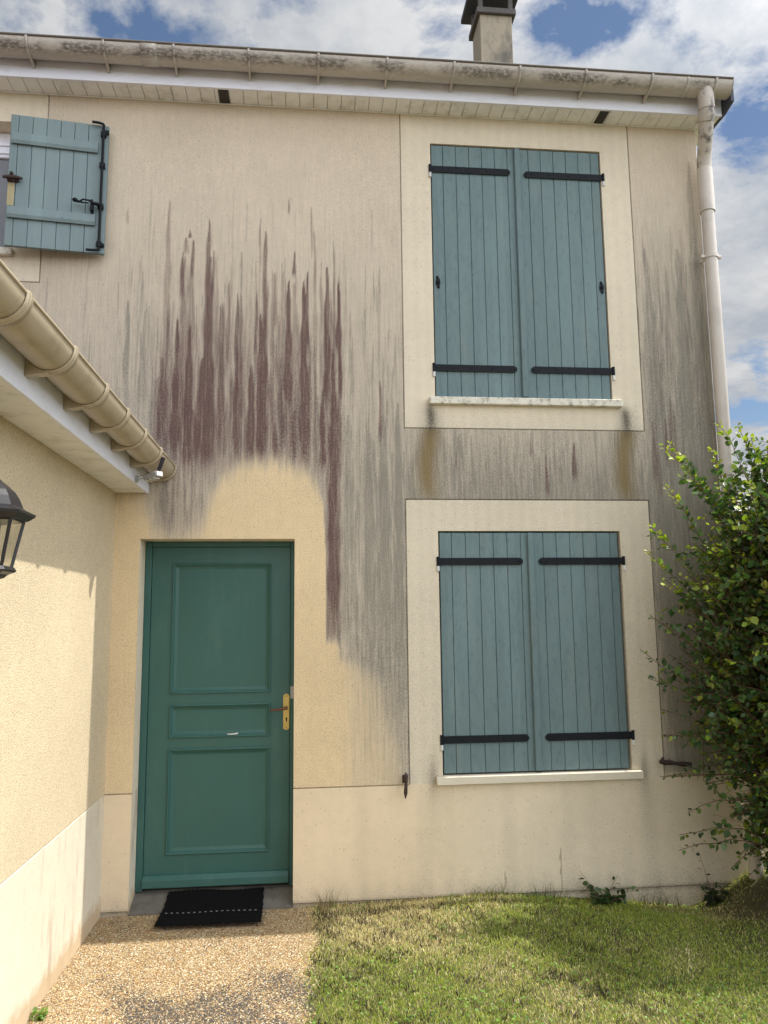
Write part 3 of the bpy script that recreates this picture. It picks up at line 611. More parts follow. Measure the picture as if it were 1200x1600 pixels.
ul = [2.057, 2.153, 2.251, 2.346, 2.442, 2.537]; ur = [2.695, 2.788, 2.884, 2.979, 3.074, 3.17]
shutter(1.972, 2.603, 3.142, 5.036, ul, 'left shutter of the upper window', (2.586, 2.630), (1.958, 2.557), (4.845, 3.350), (2.003, 3.982))
shutter(2.607, 3.234, 3.142, 5.036, ur, 'right shutter of the upper window', None, (3.262, 2.656), (4.836, 3.350), (3.207, 3.982))
shutter(1.974, 2.603, .612, 2.190, ul, 'left shutter of the lower window', (2.582, 2.626), (1.958, 2.549), (1.994, .826))
shutter(2.607, 3.226, .612, 2.190, ur, 'right shutter of the lower window', None, (3.262, 2.656), (1.994, .826))
# window behind closed shutters: frames, so the gaps show a joinery line
for z0, z1, nm in ((3.128, 5.047, 'upper'), (.596, 2.202, 'lower')):
    s = MB(); s.box(1.967, 2.03, .12, .18, z0 + .02, z1 - .002, .003); s.box(3.178, 3.241, .12, .18, z0 + .02, z1 - .002, .003); s.box(2.03, 3.178, .12, .18, z1 - .07, z1 - .002, .003); s.box(2.57, 2.64, .12, .18, z0 + .02, z1 - .07, .003); s.box(2.03, 3.178, .12, .18, z0 + .02, z0 + .08, .003)
    w = s.build('window', M_WHITE, house, nm + ' window behind the closed shutters'); s = MB(); s.box(2.03, 3.178, .145, .15, z0 + .08, z1 - .07); s.build('pane', M_GLASS, w)
# sills
def sill(x0, x1, z0, z1, mat, label):
    s = MB(); s.box(x0, x1, -.042, -.0012, z0, z1, .004); s.box(x0 + .05, x1 - .05, -.0012, .12, z0, z1 + .001, .003); s.build('window_sill', mat, house, label)
sill(1.921, 3.301, 3.082, 3.133, M_SILL, 'lichen spotted sill of the upper window')
sill(1.919, 3.300, .548, .600, M_SILL2, 'clean pale sill of the lower window')
sill(-2.3, -.897, 4.062, 4.112, M_SILL, 'sill of the window at the left edge')
# upper left window
s = MB(); s.box(-.995, -.945, .13, .19, 4.12, 5.047, .004); s.box(-2.2, -.996, .13, .19, 4.86, 5.047, .004); s.box(-2.2, -.996, .118, .129, 4.945, 4.955); s.box(-2.2, -.996, .118, .129, 4.885, 4.895); s.box(-2.2, -.996, .13, .19, 4.12, 4.19, .004)
w = s.build('window', M_WHITE, house, 'dark glazed window beside the open shutter'); s = MB(); s.box(-2.2, -.996, .15, .156, 4.19, 4.86); s.build('pane', M_GLASS, w)
# open shutter, inner face towards us
A0 = Vector((-.905, -.150, 0)); B0 = Vector((-.285, -.068, 0)); du = (B0 - A0).normalized(); L_ = (B0 - A0).length
T = Matrix((( du.x, -du.y, 0, A0.x), (du.y, du.x, 0, A0.y), (0, 0, 1, 0), (0, 0, 0, 1)))
s = MB(T); planks(s, 0, L_, 4.072, 5.006, .0, .027, [.05 + k * .0885 for k in range(7)])
o = s.build('shutter', M_SHUT_OPEN, house, 'open shutter folded back beside the upper left window')
for z0, z1 in ((4.790, 4.872), (4.262, 4.344)):
    s = MB(T); s.prism([(-.001, z0 + .012), (-.001, z1), (-.020, z1 - .006), (-.024, z0 + .022), (-.016, z0)], 0, .012, .560); s.build('batten', M_SHUT_OPEN, o)
s = MB(T); xb = .592
s.tube([(xb, -.022, 4.085), (xb, -.022, 5.0)], .0085, 12)
for z in (4.13, 4.93, 4.40, 4.70): s.box(xb - .018, xb + .018, -.03, -.001, z - .018, z + .018, .003)
s.tube([(xb, -.022, 5.0), (xb - .03, -.026, 5.006), (xb - .075, -.028, 5.006)], .009, 10); s.tube([(xb, -.022, 4.088), (xb - .03, -.028, 4.080), (xb - .08, -.03, 4.078)], .008, 10)
s.box(xb + .01, xb + .034, -.018, -.001, 4.935, 4.965, .003); s.box(xb + .01, xb + .032, -.018, -.001, 4.115, 4.14, .003)
s.build('espagnolette_bar', M_IRON, o)
s = MB(T); s.tube([(xb, -.045, 4.398), (xb - .05, -.05, 4.402), (xb - .07, -.052, 4.418), (xb - .11, -.052, 4.420), (xb - .125, -.05, 4.404), (xb - .15, -.05, 4.404)], [.013, .010, .006, .006, .009, .009], 10)
s.tube([(xb - .07, -.05, 4.400), (xb - .12, -.05, 4.398)], .005, 8); s.lathe([(.004, -.012), (.015, -.008), (.018, 0), (.015, .008), (.004, .012)], (xb - .158, -.05, 4.412), 12)
s.box(xb - .062, xb - .045, -.05, -.001, 4.35, 4.43, .003); s.build('bolt_handle', M_IRON, o)
s = MB(T); s.tube([(-.022, -.03, 4.532), (.02, -.034, 4.536), (.06, -.034, 4.536), (.098, -.022, 4.538)], [.009, .013, .013, .007], 10); s.tube([(.03, -.02, 4.555), (.03, -.04, 4.565)], .012, 10); s.box(.0, .075, -.02, -.001, 4.515, 4.552, .004); s.tube([(.045, -.03, 4.515), (.045, -.034, 4.505)], .008, 8)
s.build('shutter_catch', M_RUST, o)
M_PATCH = simple('rust_run', (.34, .29, .16), .7, .35, 14, stretch=(6, 6, .6))
s = MB(T); s.box(.004, .046, -.0022, -.0012, 4.352, 4.512); s.build('rust_run', M_PATCH, o)
# iron holdbacks
def holdback(x, z, label, flip=1, rot=0.):
    s = MB(); s.tube([(x, .01, z + .0), (x, -.055, z)], .007, 10); s.tube([(x, -.055, z - .012), (x, -.055, z + .018)], [.011, .011], 10)
    s.tube([(x - .002, -.058, z + .055), (x, -.06, z + .035), (x, -.06, z + .0), (x - .002, -.06, z - .03), (x - .004, -.062, z - .07), (x - .006, -.06, z - .105)], [.004, .016, .008, .011, .013, .003], 10)
    s.box(x - .018, x + .018, -.0065, -.0015, z - .02, z + .03, .002); s.build('shutter_holdback', M_RUST, house, label)
holdback(1.716, .585, 'rusty iron shutter holdback left of the lower window')
s = MB(); s.tube([(3.50, .01, .655), (3.50, -.07, .655)], .008, 10); s.tube([(3.405, -.07, .662), (3.44, -.072, .655), (3.50, -.072, .648), (3.57, -.07, .640), (3.62, -.07, .640)], [.014, .018, .010, .017, .012], 10); s.tube([(3.42, -.072, .645), (3.425, -.072, .690)], [.010, .008], 8)
s.build('shutter_holdback', M_RUST, house, 'iron shutter holdback half hidden by the shrub')

# ================================================================ small things
mat = empty('doormat', (.51, -.03, -.13), 'small black rubber doormat lying across the grey doorstep', 'doormat')
s = MB()
c4 = [(.205, -.262, -.158), (.818, -.268, -.158), (.813, .150, -.092), (.213, .160, -.090)]
n_ = 44; mrows = 30; vs = []; fs = []
def mp_(u, v):
    a = Vector(c4[0]).lerp(Vector(c4[1]), u); b = Vector(c4[3]).lerp(Vector(c4[2]), u); q = a.lerp(b, v)
    y = q.y; z = -.152 if y < 0 else -.152 + y * .35
    z = max(z, -.158 + .012) + .004 * math.sin(u * 9 + v * 5) * v; return Vector((q.x + .003 * math.sin(v * 40), y, z + .004))
for side in (0, 1):
    o_ = len(vs)
    for j in range(mrows + 1):
        for i in range(n_ + 1):
            q = mp_(i / n_, j / mrows); vs.append(q + Vector((0, 0, (.007 + .003 * ((i + j) % 2)) * (1 - side))))
    for j in range(mrows):
        for i in range(n_): fs.append(tuple(o_ + k for k in (j * (n_ + 1) + i, j * (n_ + 1) + i + 1, (j + 1) * (n_ + 1) + i + 1, (j + 1) * (n_ + 1) + i)))
m1 = (n_ + 1) * (mrows + 1)
bd = [i for i in range(n_ + 1)] + [j * (n_ + 1) + n_ for j in range(1, mrows + 1)] + [mrows * (n_ + 1) + i for i in range(n_ - 1, -1, -1)] + [j * (n_ + 1) for j in range(mrows - 1, 0, -1)]
for a, b in zip(bd, bd[1:] + bd[:1]): fs.append((a, b, b + m1, a + m1))
s.add(vs, fs); s.build('mat_pad', M_MAT, mat)
for k in range(17):
    s = MB()
    q = mp_(.06 + k * .055, .42)
    s.box(q.x - .006, q.x + .006, q.y - .0016, q.y + .0016, q.z + .009, q.z + .0115)
    s.build('stitch', M_GREY, mat)

# security light
sec = empty('security_light', (.05, -.40, 2.47), 'small grey security light with fins under the end of the wing gutter', 'light')
s = MB(); s.box(.046, .058, -.425, -.385, 2.452, 2.492, .002); s.tube([(.056, -.405, 2.485), (.085, -.43, 2.490), (.108, -.45, 2.480)], .003, 8); s.tube([(.056, -.405, 2.462), (.085, -.43, 2.470), (.108, -.45, 2.476)], .003, 8); s.build('bracket', M_GREY, sec)
Tb = Matrix.Translation((.160, -.475, 2.470)) @ Matrix.Rotation(math.radians(-42), 4, 'Z') @ Matrix.Rotation(math.radians(-6), 4, 'Y')
s = MB(Tb); s.box(-.062, .062, -.026, .026, -.008, .024, .006); bdy = s.build('lamp_body', M_GREY, sec)
s = MB(Tb)
for k in range(3): s.box(-.045 + k * .035, -.03 + k * .035, -.022, .022, -.016, -.0085, .002)
s.box(.0625, .068, -.022, .022, -.006, .022, .001)
s.build('lamp_lens', M_PALE, sec)
s = MB(Matrix.Translation((.212, -.50, 2.545)) @ Matrix.Rotation(math.radians(18), 4, 'Y')); s.box(-.012, .012, -.004, .004, -.05, .045, .002); s.build('solar_panel', M_SOLAR, sec)

# wall lantern
LC = (.0, -2.40, 0.)
lan = empty('wall_lantern', (WX, -2.40, 1.80), 'black six-sided wall lantern on the sunlit wing, cut by the left edge', 'wall lantern')
r0 = math.radians(30); LX, LY = LC[0], LC[1]
def hexp(r, z): return [(LX + r * math.cos(r0 + k * math.pi / 3), LY + r * math.sin(r0 + k * math.pi / 3), z) for k in range(6)]
s = MB(); s.lathe([(.134, 1.985), (.158, 2.002), (.160, 2.010), (.136, 2.020), (.118, 2.030), (.112, 2.044), (.104, 2.062), (.090, 2.084), (.068, 2.104), (.045, 2.122), (.026, 2.140), (.020, 2.152)], (LX, LY, 0), 6, r0, False)
s.lathe([(.012, 2.150), (.020, 2.165), (.024, 2.180), (.016, 2.195), (.004, 2.215)], (LX, LY, 0), 16); s.build('lantern_roof', M_LAMP, lan)
s = MB(); H1 = hexp(.122, 1.992); H0 = hexp(.088, 1.822)
for k in range(6): s.tube([H0[k], H1[k]], .0065, 6)
s.lathe([(.078, 1.828), (.098, 1.824), (.106, 1.812), (.100, 1.806), (.080, 1.798), (.066, 1.786), (.040, 1.776), (.022, 1.768), (.014, 1.760), (.018, 1.750), (.014, 1.742), (.004, 1.732)], (LX, LY, 0), 6, r0, False)
s.lathe([(.112, 1.978), (.126, 1.984), (.130, 1.990)], (LX, LY, 0), 6, r0, False); s.build('lantern_frame', M_LAMP, lan)
s = MB()
for k in range(6):
    a0, a1, b1_, b0 = [Vector(q) for q in (H0[k], H0[(k + 1) % 6], H1[(k + 1) % 6], H1[k])]; nn = (a1 - a0).cross(b0 - a0).normalized() * .002
    s.add([a0, a1, b1_, b0, a0 - nn, a1 - nn, b1_ - nn, b0 - nn], [(0, 1, 2, 3), (7, 6, 5, 4), (0, 4, 5, 1), (1, 5, 6, 2), (2, 6, 7, 3), (3, 7, 4, 0)])
s.build('lantern_glass', M_LGLASS, lan)
s = MB(); s.tube([(LX, LY, 1.83), (LX, LY, 1.865)], .020, 14); s.build('bulb_socket', M_PALE, lan)
s = MB(); s.lathe([(.022, 1.866), (.024, 1.878), (.016, 1.884)], (LX, LY, 0), 14)
for k in range(3):
    g = k * 2.1 + .3; s.tube([(LX + .012 * math.cos(g), LY + .012 * math.sin(g), 1.884), (LX + .012 * math.cos(g), LY + .012 * math.sin(g), 1.955)], .006, 8)
s.build('bulb', M_PALE, lan)
s = MB(); s.box(WX + .0005, WX + .014, -2.44, -2.36, 1.70, 1.92, .004); s.tube([(WX + .01, LY, 1.86), (WX + .04, LY, 1.76), (WX + .09, LY, 1.70), (WX + .14, LY, 1.70), (LX - .02, LY, 1.735), (LX, LY, 1.755)], .009, 10); s.tube([(WX + .01, LY, 1.74), (WX + .05, LY, 1.72), (WX + .09, LY, 1.70)], .006, 8)
s.build('wall_bracket', M_LAMP, lan)

lan.location.z -= .02; lan.location.x -= .011
# ================================================================ GROUND
PX = [1.0, 1.5, 2.0, 2.4, 2.9, 3.3, 3.6, 3.75, 3.95, 4.3, 6, 9]; PZ = [-.172, -.160, -.148, -.140, -.19, -.25, -.285, -.23, -.12, -.09, -.12, -.2]
def gz(x, y):
    x = np.asarray(x, float); y = np.asarray(y, float)
    w = np.exp(-(np.minimum(y, 0) / .38) ** 2); z = -.172 + (np.interp(x, PX, PZ) + .172) * w
    z = z + .11 * np.exp(-((x - 4.05) / .38) ** 2 - ((y + .55) / .42) ** 2)
    g = sstep(1.15, 1.5, x); z = z + g * (.012 * np.sin(x * 4.1 + y * 3.3) * np.sin(y * 5.2 - x * 1.7) + .006 * np.sin(x * 13 + 2) * np.sin(y * 11))
    z = z - .03 * sstep(-1.0, -2.5, y) * g
    return z
def ax2(lo, hi, fl, fh, st):
    a = list(np.arange(fl, fh, st)); d = st
    v = fh
    while v < hi: a.append(v); d *= 1.35; v += d
    v = fl; d = st
    while v > lo: v -= d; d *= 1.35; a.append(v)
    return np.array(sorted(set(a + [lo, hi])))
gx = ax2(-400, 400, -1, 6, .05); gy = ax2(-400, 400, -4, .2, .05)
GX, GY = np.meshgrid(gx, gy); GZ = gz(GX, GY); far = np.hypot(GX - 1, GY) > 12; GZ[far] = -.2
ii = np.arange(GX.size).reshape(GX.shape); F = np.stack([ii[:-1, :-1].ravel(), ii[:-1, 1:].ravel(), ii[1:, 1:].ravel(), ii[1:, :-1].ravel()], 1)
mg, t, b = newmat('lawn_soil'); P = pos(t)
c = ramp(t, noise(t, P, 30, 6, .7), [(.3, (.035, .028, .015)), (.5, (.10, .085, .035)), (.7, (.17, .14, .07))])
c = mixc(t, ramp(t, noise(t, P, .7, 3), [(.4, .0), (.6, .3)]), c, (.06, .08, .02))
t.links.new(c, b.inputs['Base Color']); b.inputs['Roughness'].default_value = .95; t.links.new(bump(t, noise(t, P, 45, 5, .7), .02), b.inputs['Normal'])
gr = npmesh('ground', np.stack([GX.ravel(), GY.ravel(), GZ.ravel()], 1), F, mg, None, smooth=True); tag(gr, 'lawn earth sloping up against the wall', None, kind='structure')

# exposed-aggregate path: cement sheet + small embedded stones
def pedge(y): return 1.125 + .04 * (y + .2) + .02 * np.sin(y * 9) + .012 * np.sin(y * 23 + 1)
ys = np.arange(-9, .001, .04); xs_ = np.linspace(WX + .001, 1, 12); vs = []; fs = []
for j, y in enumerate(ys):
    for i in range(12): vs.append((WX + .001 + (pedge(y) - WX) * i / 11, y - (.0 if y < -.001 else .001), -.166))
for j in range(len(ys) - 1):
    for i in range(11): fs.append((j * 12 + i, j * 12 + i + 1, (j + 1) * 12 + i + 1, (j + 1) * 12 + i))
mpth, t, b = newmat('washed_gravel'); P = pos(t)
vo = N(t, 'ShaderNodeTexVoronoi'); vo.inputs['Scale'].default_value = 120; t.links.new(P, vo.inputs['Vector'])
sc_ = N(t, 'ShaderNodeSeparateColor'); t.links.new(vo.outputs['Color'], sc_.inputs[0])
STN = [(0., (.12, .07, .035)), (.2, (.30, .17, .075)), (.42, (.42, .28, .13)), (.62, (.50, .37, .21)), (.8, (.56, .47, .33)), (.93, (.66, .62, .53)), (1., (.12, .11, .10))]
c = ramp(t, sc_.outputs[0], STN); gap = ramp(t, vo.outputs['Distance'], [(.35, 0.), (.62, 1.)])
c = mixc(t, gap, c, (.16, .11, .06)); t.links.new(c, b.inputs['Base Color']); b.inputs['Roughness'].default_value = .8
t.links.new(bump(t, vo.outputs['Distance'], .006, 1.), b.inputs['Normal']); 
pth = MB(); pth.add(vs, fs); po = pth.build('gravel_path', mpth, None, fix=False); tag(po, 'washed gravel path leading to the front door', None, kind='structure')

def patch(x, y, sc, seed):
    return (np.sin(x * sc + seed) * np.sin(y * sc * 1.13 + seed * 2.1) + np.sin(x * sc * 2.3 + y * sc * 1.7 + seed * 3) * .6 + np.sin(x * sc * 4.7 - y * sc * 3.9 + seed) * .35) / 1.95
n = 62000; sx_ = RNG.uniform(WX + .003, 1.16, n); sy_ = RNG.uniform(-1.75, -.002, n) ; ok = sx_ < pedge(sy_) + .015 + .03 * RNG.random(n) ** 2
ok &= ~((sx_ > .19) & (sx_ < .83) & (sy_ > -.27)); sx_ = sx_[ok]; sy_ = sy_[ok]; n = len(sx_)
octv = np.array([(1, 0, 0), (0, 1, 0), (-1, 0, 0), (0, -1, 0), (0, 0, 1), (0, 0, -1)], float)
a = np.array([(.7, .7, .15), (-.7, .7, .2), (-.7, -.7, .1), (.7, -.7, .15)]); base = np.vstack([octv[:5] * [1, 1, .85], a * [1, 1, 1]])
FB = np.array([(0, 5, 4), (5, 1, 4), (1, 6, 4), (6, 2, 4), (2, 7, 4), (7, 3, 4), (3, 8, 4), (8, 0, 4)])
th = RNG.uniform(0, 6.28, n); R1 = RNG.uniform(.0018, .0045, n) * RNG.choice([1, 1, 1, 1.35], n); asp = RNG.uniform(.6, 1., n); hh = R1 * RNG.uniform(.5, .9, n)
jit = 1 + RNG.uniform(-.22, .22, (n, 9, 1)); Bv = base[None] * jit
X = Bv[:, :, 0] * R1[:, None]; Y = Bv[:, :, 1] * (R1 * asp)[:, None]; Z = Bv[:, :, 2] * hh[:, None]
Vs = np.stack([sx_[:, None] + X * np.cos(th)[:, None] - Y * np.sin(th)[:, None], sy_[:, None] + X * np.sin(th)[:, None] + Y * np.cos(th)[:, None], -.1655 + Z], 2).reshape(-1, 3)
Fs = (FB[None] + (np.arange(n) * 9)[:, None, None]).reshape(-1, 3)
pal = np.array([(.34, .20, .09), (.46, .31, .15), (.52, .39, .22), (.56, .46, .30), (.68, .62, .50), (.40, .24, .12), (.30, .12, .05), (.14, .11, .08), (.78, .74, .66)])
ci = RNG.choice(len(pal), n, p=[.14, .19, .19, .14, .09, .11, .04, .05, .05]); cc = pal[ci] * RNG.uniform(.6, 1.0, (n, 1)) * np.array([(.93, .91, .80)])
dirty = np.clip(1.6 * (patch(sx_, sy_, 7, 1.3) * .5 + .85 * sstep(-.70, -1.25, sy_) * sstep(-.05, .35, sx_) - .22), 0, 1)   # dark moss patches on the near part
dk = RNG.random(n) < dirty * .85; cc[dk] = np.array([(.045, .04, .034)]) * RNG.uniform(.6, 1.8, (dk.sum(), 1))
mst, t, b = newmat('pebble'); aa = N(t, 'ShaderNodeAttribute', attribute_name='tint'); t.links.new(aa.outputs['Color'], b.inputs['Base Color']); b.inputs['Roughness'].default_value = .6
peb = npmesh('pebbles', Vs, Fs, mst, None, {'tint': np.repeat(cc, 9, 0)}, True); tag(peb, 'small tan and white stones set in the path', 'gravel', kind='stuff')

# ---------------- grass
n = 210000; bx_ = RNG.uniform(1.02, 4.9, n); by_ = -RNG.uniform(0.004, 1, n) ** 1.0 * 2.0
ok = (bx_ > pedge(by_) - .01 - .11 * RNG.random(n) ** 3 * (.4 + np.abs(np.sin(by_ * 14)) )); bx_, by_ = bx_[ok], by_[ok]; n = len(bx_)
straw = np.clip(.22 + .8 * patch(bx_, by_, 2.6, 4.2) + .95 * sstep(-.9, -.1, by_) * sstep(2.9, 1.5, bx_) - .30 * sstep(1.9, 3.2, bx_) - .25 * sstep(-.9, -1.5, by_), 0, 1)
bare = np.clip(patch(bx_, by_, 9, 2.2) * 1.4 - .55 + .25 * sstep(1.9, 1.2, bx_), 0, 1)
mound = np.clip(1.35 * np.exp(-((bx_ - 4.05) / .55) ** 2 - ((by_ + .45) / .42) ** 2), 0, 1)
kp = RNG.random(n) > np.clip(bare * .55 + mound * .97, 0, .97); bx_, by_, straw, mound = bx_[kp], by_[kp], straw[kp], mound[kp]; n = len(bx_)
Hh = RNG.uniform(.008, .024, n) * (1 + .5 * sstep(-.16, -.0, by_)) * np.where(RNG.random(n) < .012, 1.9, 1); wd = RNG.uniform(.0010, .0021, n)
ang = RNG.uniform(0, 6.28, n); lean = RNG.uniform(.2, 1.0, n) * Hh; la = RNG.uniform(0, 6.28, n); zz = gz(bx_, by_) - .004
ca, sa = np.cos(ang) * wd, np.sin(ang) * wd; lx, ly = np.cos(la) * lean, np.sin(la) * lean
V5 = np.stack([np.stack([bx_ - ca, by_ - sa, zz], 1), np.stack([bx_ + ca, by_ + sa, zz], 1),
               np.stack([bx_ + ca * .8 + lx * .35, by_ + sa * .8 + ly * .35, zz + Hh * .6], 1), np.stack([bx_ - ca * .8 + lx * .35, by_ - sa * .8 + ly * .35, zz + Hh * .6], 1),
               np.stack([bx_ + lx, by_ + ly, zz + Hh * .95], 1)], 1)
V5[:, :, 1] = np.minimum(V5[:, :, 1], -.002)
o5 = (np.arange(n) * 5)[:, None]; F3 = np.concatenate([np.array([(0, 1, 2)]) + o5, np.array([(0, 2, 3)]) + o5, np.array([(3, 2, 4)]) + o5])
gp = np.array([(.23, .31, .04), (.33, .41, .055), (.15, .22, .03), (.44, .46, .09)]); spal = np.array([(.70, .60, .34), (.60, .50, .27), (.74, .66, .42), (.38, .29, .16)])
isS = RNG.random(n) < straw * .85 + .12; col = np.where(isS[:, None], spal[RNG.integers(0, 4, n)], gp[RNG.integers(0, 4, n)]) * RNG.uniform(.75, 1.25, (n, 1))
def leafmat(name, trans=.35, rough=.5):
    m, t, b = newmat(name); aa = N(t, 'ShaderNodeAttribute', attribute_name='tint'); t.links.new(aa.outputs['Color'], b.inputs['Base Color']); b.inputs['Roughness'].default_value = rough
    tr = N(t, 'ShaderNodeBsdfTranslucent'); t.links.new(mixc(t, 1., aa.outputs['Color'], (1.5, 1.6, .7), 'MULTIPLY'), tr.inputs[0]); ms = N(t, 'ShaderNodeMixShader'); ms.inputs[0].default_value = trans
    t.links.new(b.outputs[0], ms.inputs[1]); t.links.new(tr.outputs[0], ms.inputs[2]); t.links.new(ms.outputs[0], t.nodes['Material Output'].inputs[0]); return m
M_BLADE = leafmat('grass_blade', .3, .55); M_LEAF = leafmat('shrub_leaf', .32, .38)
go = npmesh('lawn_grass', V5.reshape(-1, 3), F3, M_BLADE, None, {'tint': np.repeat(col, 5, 0)}); tag(go, 'short lawn grass, straw coloured near the door and green to the right', 'grass', kind='stuff')
# broad little weeds and clover in the lawn
n = 9000; wx = RNG.uniform(1.1, 4.3, n); wy = -RNG.uniform(.02, 2., n); dd = patch(wx, wy, 5.5, .7) + .5 * sstep(-.9, -1.5, wy); kp = (RNG.random(n) < np.clip(dd * 1.1, .03, 1)) & (wx > pedge(wy) + .03); wx, wy = wx[kp], wy[kp]; n = len(wx)
h = RNG.uniform(.008, .028, n); r_ = RNG.uniform(.004, .009, n); k6 = np.arange(6) * math.pi / 3; tl = RNG.uniform(-.5, .5, (n, 2))
cxv = np.cos(k6)[None] * r_[:, None]; cyv = np.sin(k6)[None] * r_[:, None] * .8
V6 = np.stack([wx[:, None] + cxv, np.minimum(wy[:, None] + cyv, -.002), (gz(wx, wy) + h)[:, None] + cxv * tl[:, :1] + cyv * tl[:, 1:]], 2).reshape(-1, 3); F6 = np.arange(n * 6).reshape(n, 6)
cw = np.array([(.12, .22, .035)]) * RNG.uniform(.6, 1.5, (n, 1)); brn = RNG.random(n) < .12; cw[brn] = (.10, .07, .04)
wo_ = npmesh('clover', V6, F6, M_BLADE, None, {'tint': np.repeat(cw, 6, 0)}); tag(wo_, 'clover and small broad weeds growing through the lawn', 'weeds', kind='stuff')
# dead brown tufts
n = 15000; wx = RNG.uniform(1.05, 2.9, n); wy = -RNG.uniform(.1, 1.7, n); cl = patch(wx, wy, 17, 3.4) - .05 + .25 * sstep(2.0, 1.2, wx)
kp = (RNG.random(n) < np.clip(cl * 1.5, 0, 1)) & (wx > pedge(wy)); wx, wy = wx[kp], wy[kp]; n = len(wx)
V3 = []; ang = RNG.uniform(0, 6.28, n); h = RNG.uniform(.012, .035, n); zz = gz(wx, wy)
V3 = np.stack([np.stack([wx - np.cos(ang) * .004, wy - np.sin(ang) * .004, zz], 1), np.stack([wx + np.cos(ang) * .003, wy + np.sin(ang) * .003, zz], 1), np.stack([wx + RNG.uniform(-.012, .012, n), wy + RNG.uniform(-.012, .012, n), zz + h], 1)], 1).reshape(-1, 3)
cb_ = np.array([(.050, .036, .030)]) * RNG.uniform(.6, 1.6, (n, 1))
dt = npmesh('dead_weeds', V3, np.arange(n * 3).reshape(n, 3), M_BLADE, None, {'tint': np.repeat(cb_, 3, 0)}); tag(dt, 'withered brown weeds scattered in the straw coloured lawn', 'weeds', kind='stuff')
# long thin stems against the wall
def blades(name, pts, mat=M_BLADE):
    V = []; F = []; Cc = []
    for (x, y, z, h, lx_, ly_, w, c) in pts:
        o_ = len(V); g = random.uniform(0, 3.14); K = 5
        for k in range(K + 1):
            u = k / K; ww = w * (1 - u * .85); cx_ = x + lx_ * u * u; cy_ = min(y + ly_ * u * u, -.004); cz = z + h * (u - .18 * u * u)
            V += [(cx_ - math.cos(g) * ww, cy_ - abs(math.sin(g)) * ww * .5, cz), (cx_ + math.cos(g) * ww, cy_, cz)]; Cc += [c, c]
            if k: F.append((o_ + 2 * k - 2, o_ + 2 * k - 1, o_ + 2 * k + 1, o_ + 2 * k))
    return npmesh(name, np.array(V), np.array(F), mat, None, {'tint': np.array(Cc)})
def tuft(name, cx_, n, spread, hmin, hmax, colr, label, y=-.035):
    pts = []
    for _ in range(n):
        x = cx_ + random.gauss(0, spread); yy = y + random.uniform(-.03, .02); c = tuple(q * random.uniform(.6, 1.3) for q in colr)
        pts.append((x, yy, float(gz(x, yy)) - .005, random.uniform(hmin, hmax), random.uniform(-.08, .08), random.uniform(-.05, .02), random.uniform(.0012, .0028), c))
    return tag(blades(name, pts), label, 'grass tuft', 'grass tufts along the wall')
tuft('grass_tuft', 1.22, 46, .05, .05, .20, (.20, .15, .07), 'dry brown grass tuft by the wall where gravel meets lawn')
tuft('grass_tuft', 2.22, 70, .14, .04, .13, (.09, .11, .03), 'wispy green grass tuft against the wall left of the crack')
tuft('grass_tuft', 2.62, 50, .08, .05, .16, (.07, .09, .022), 'taller dark grass tuft under the wall crack')
tuft('grass_tuft', 3.36, 90, .12, .05, .15, (.06, .08, .022), 'grass tuft in the hollow against the exposed footing')
tuft('grass_tuft', 1.75, 40, .12, .03, .08, (.16, .12, .05), 'thin short dry tuft against the wall between door and window')

# ---------------- leaves
LEAF = np.array([(0, 0, 0), (.28, -.34, .05), (.62, -.33, .06), (1, 0, -.03), (.62, .33, .06), (.28, .34, .05), (.5, 0, -.02)], float)
LF = np.array([(0, 1, 6), (1, 2, 6), (2, 3, 6), (3, 4, 6), (4, 5, 6), (5, 0, 6)])
def leafmesh(name, P, Dv, Nv, S, Cc, parent):
    P, Dv, Nv = map(np.asarray, (P, Dv, Nv)); Dv = Dv / np.linalg.norm(Dv, axis=1, keepdims=True); B = np.cross(Nv, Dv); B /= np.linalg.norm(B, axis=1, keepdims=True) + 1e-9; Nn = np.cross(Dv, B)
    S = np.asarray(S)[:, None, None]
    V = P[:, None] + S * (LEAF[None, :, :1] * Dv[:, None] + LEAF[None, :, 1:2] * B[:, None] + LEAF[None, :, 2:] * Nn[:, None])
    k = len(P); F = (LF[None] + (np.arange(k) * 7)[:, None, None]).reshape(-1, 3)
    return npmesh(name, V.reshape(-1, 3), F, M_LEAF, parent, {'tint': np.repeat(np.asarray(Cc), 7, 0)}, True)

shrub = empty('shrub', (4.25, -.62, -.1), 'tall leafy green shrub at the house corner beside the downpipe', 'shrub')
M_BARK = simple('brown_bark', (.09, .06, .04), .85, .3, 30, bmp=.004, bsc=90)
M_TWIG = simple('red_brown_twig', (.11, .055, .035), .7, .3, 30)
R2 = np.random.default_rng(21)
base_ = np.array([4.25, -.62, -.12])
def xleft(z): return np.interp(z, [-.1, .1, .5, .9, 1.4, 1.9, 2.3, 2.6, 2.85], [3.86, 3.76, 3.54, 3.36, 3.27, 3.32, 3.38, 3.50, 3.74])
def ztop(x): return np.interp(x, [3.4, 3.6, 3.85, 4.1, 4.5, 5.0, 5.6, 6.2], [1.9, 2.35, 2.62, 2.72, 3.3, 4.3, 4.9, 4.2])
tg = []
while len(tg) < 2300:
    x = R2.uniform(3.28, 4.7) if len(tg) < 1400 else R2.uniform(4.6, 6.1); z = R2.uniform(-.02, 5.0); y = -.66 + R2.uniform(-.62, .50)
    y = min(y, -.09) if x < 4.05 else y
    if x < xleft(z) + R2.exponential(.07) or z > ztop(x) - R2.exponential(.10): continue
    if len(tg) >= 1400 and z < 2.2 and R2.random() < .8: continue
    if z < .45 and x > 4.7: continue
    if y < -.85 and x < 3.6: continue
    tg.append((x, y, z))
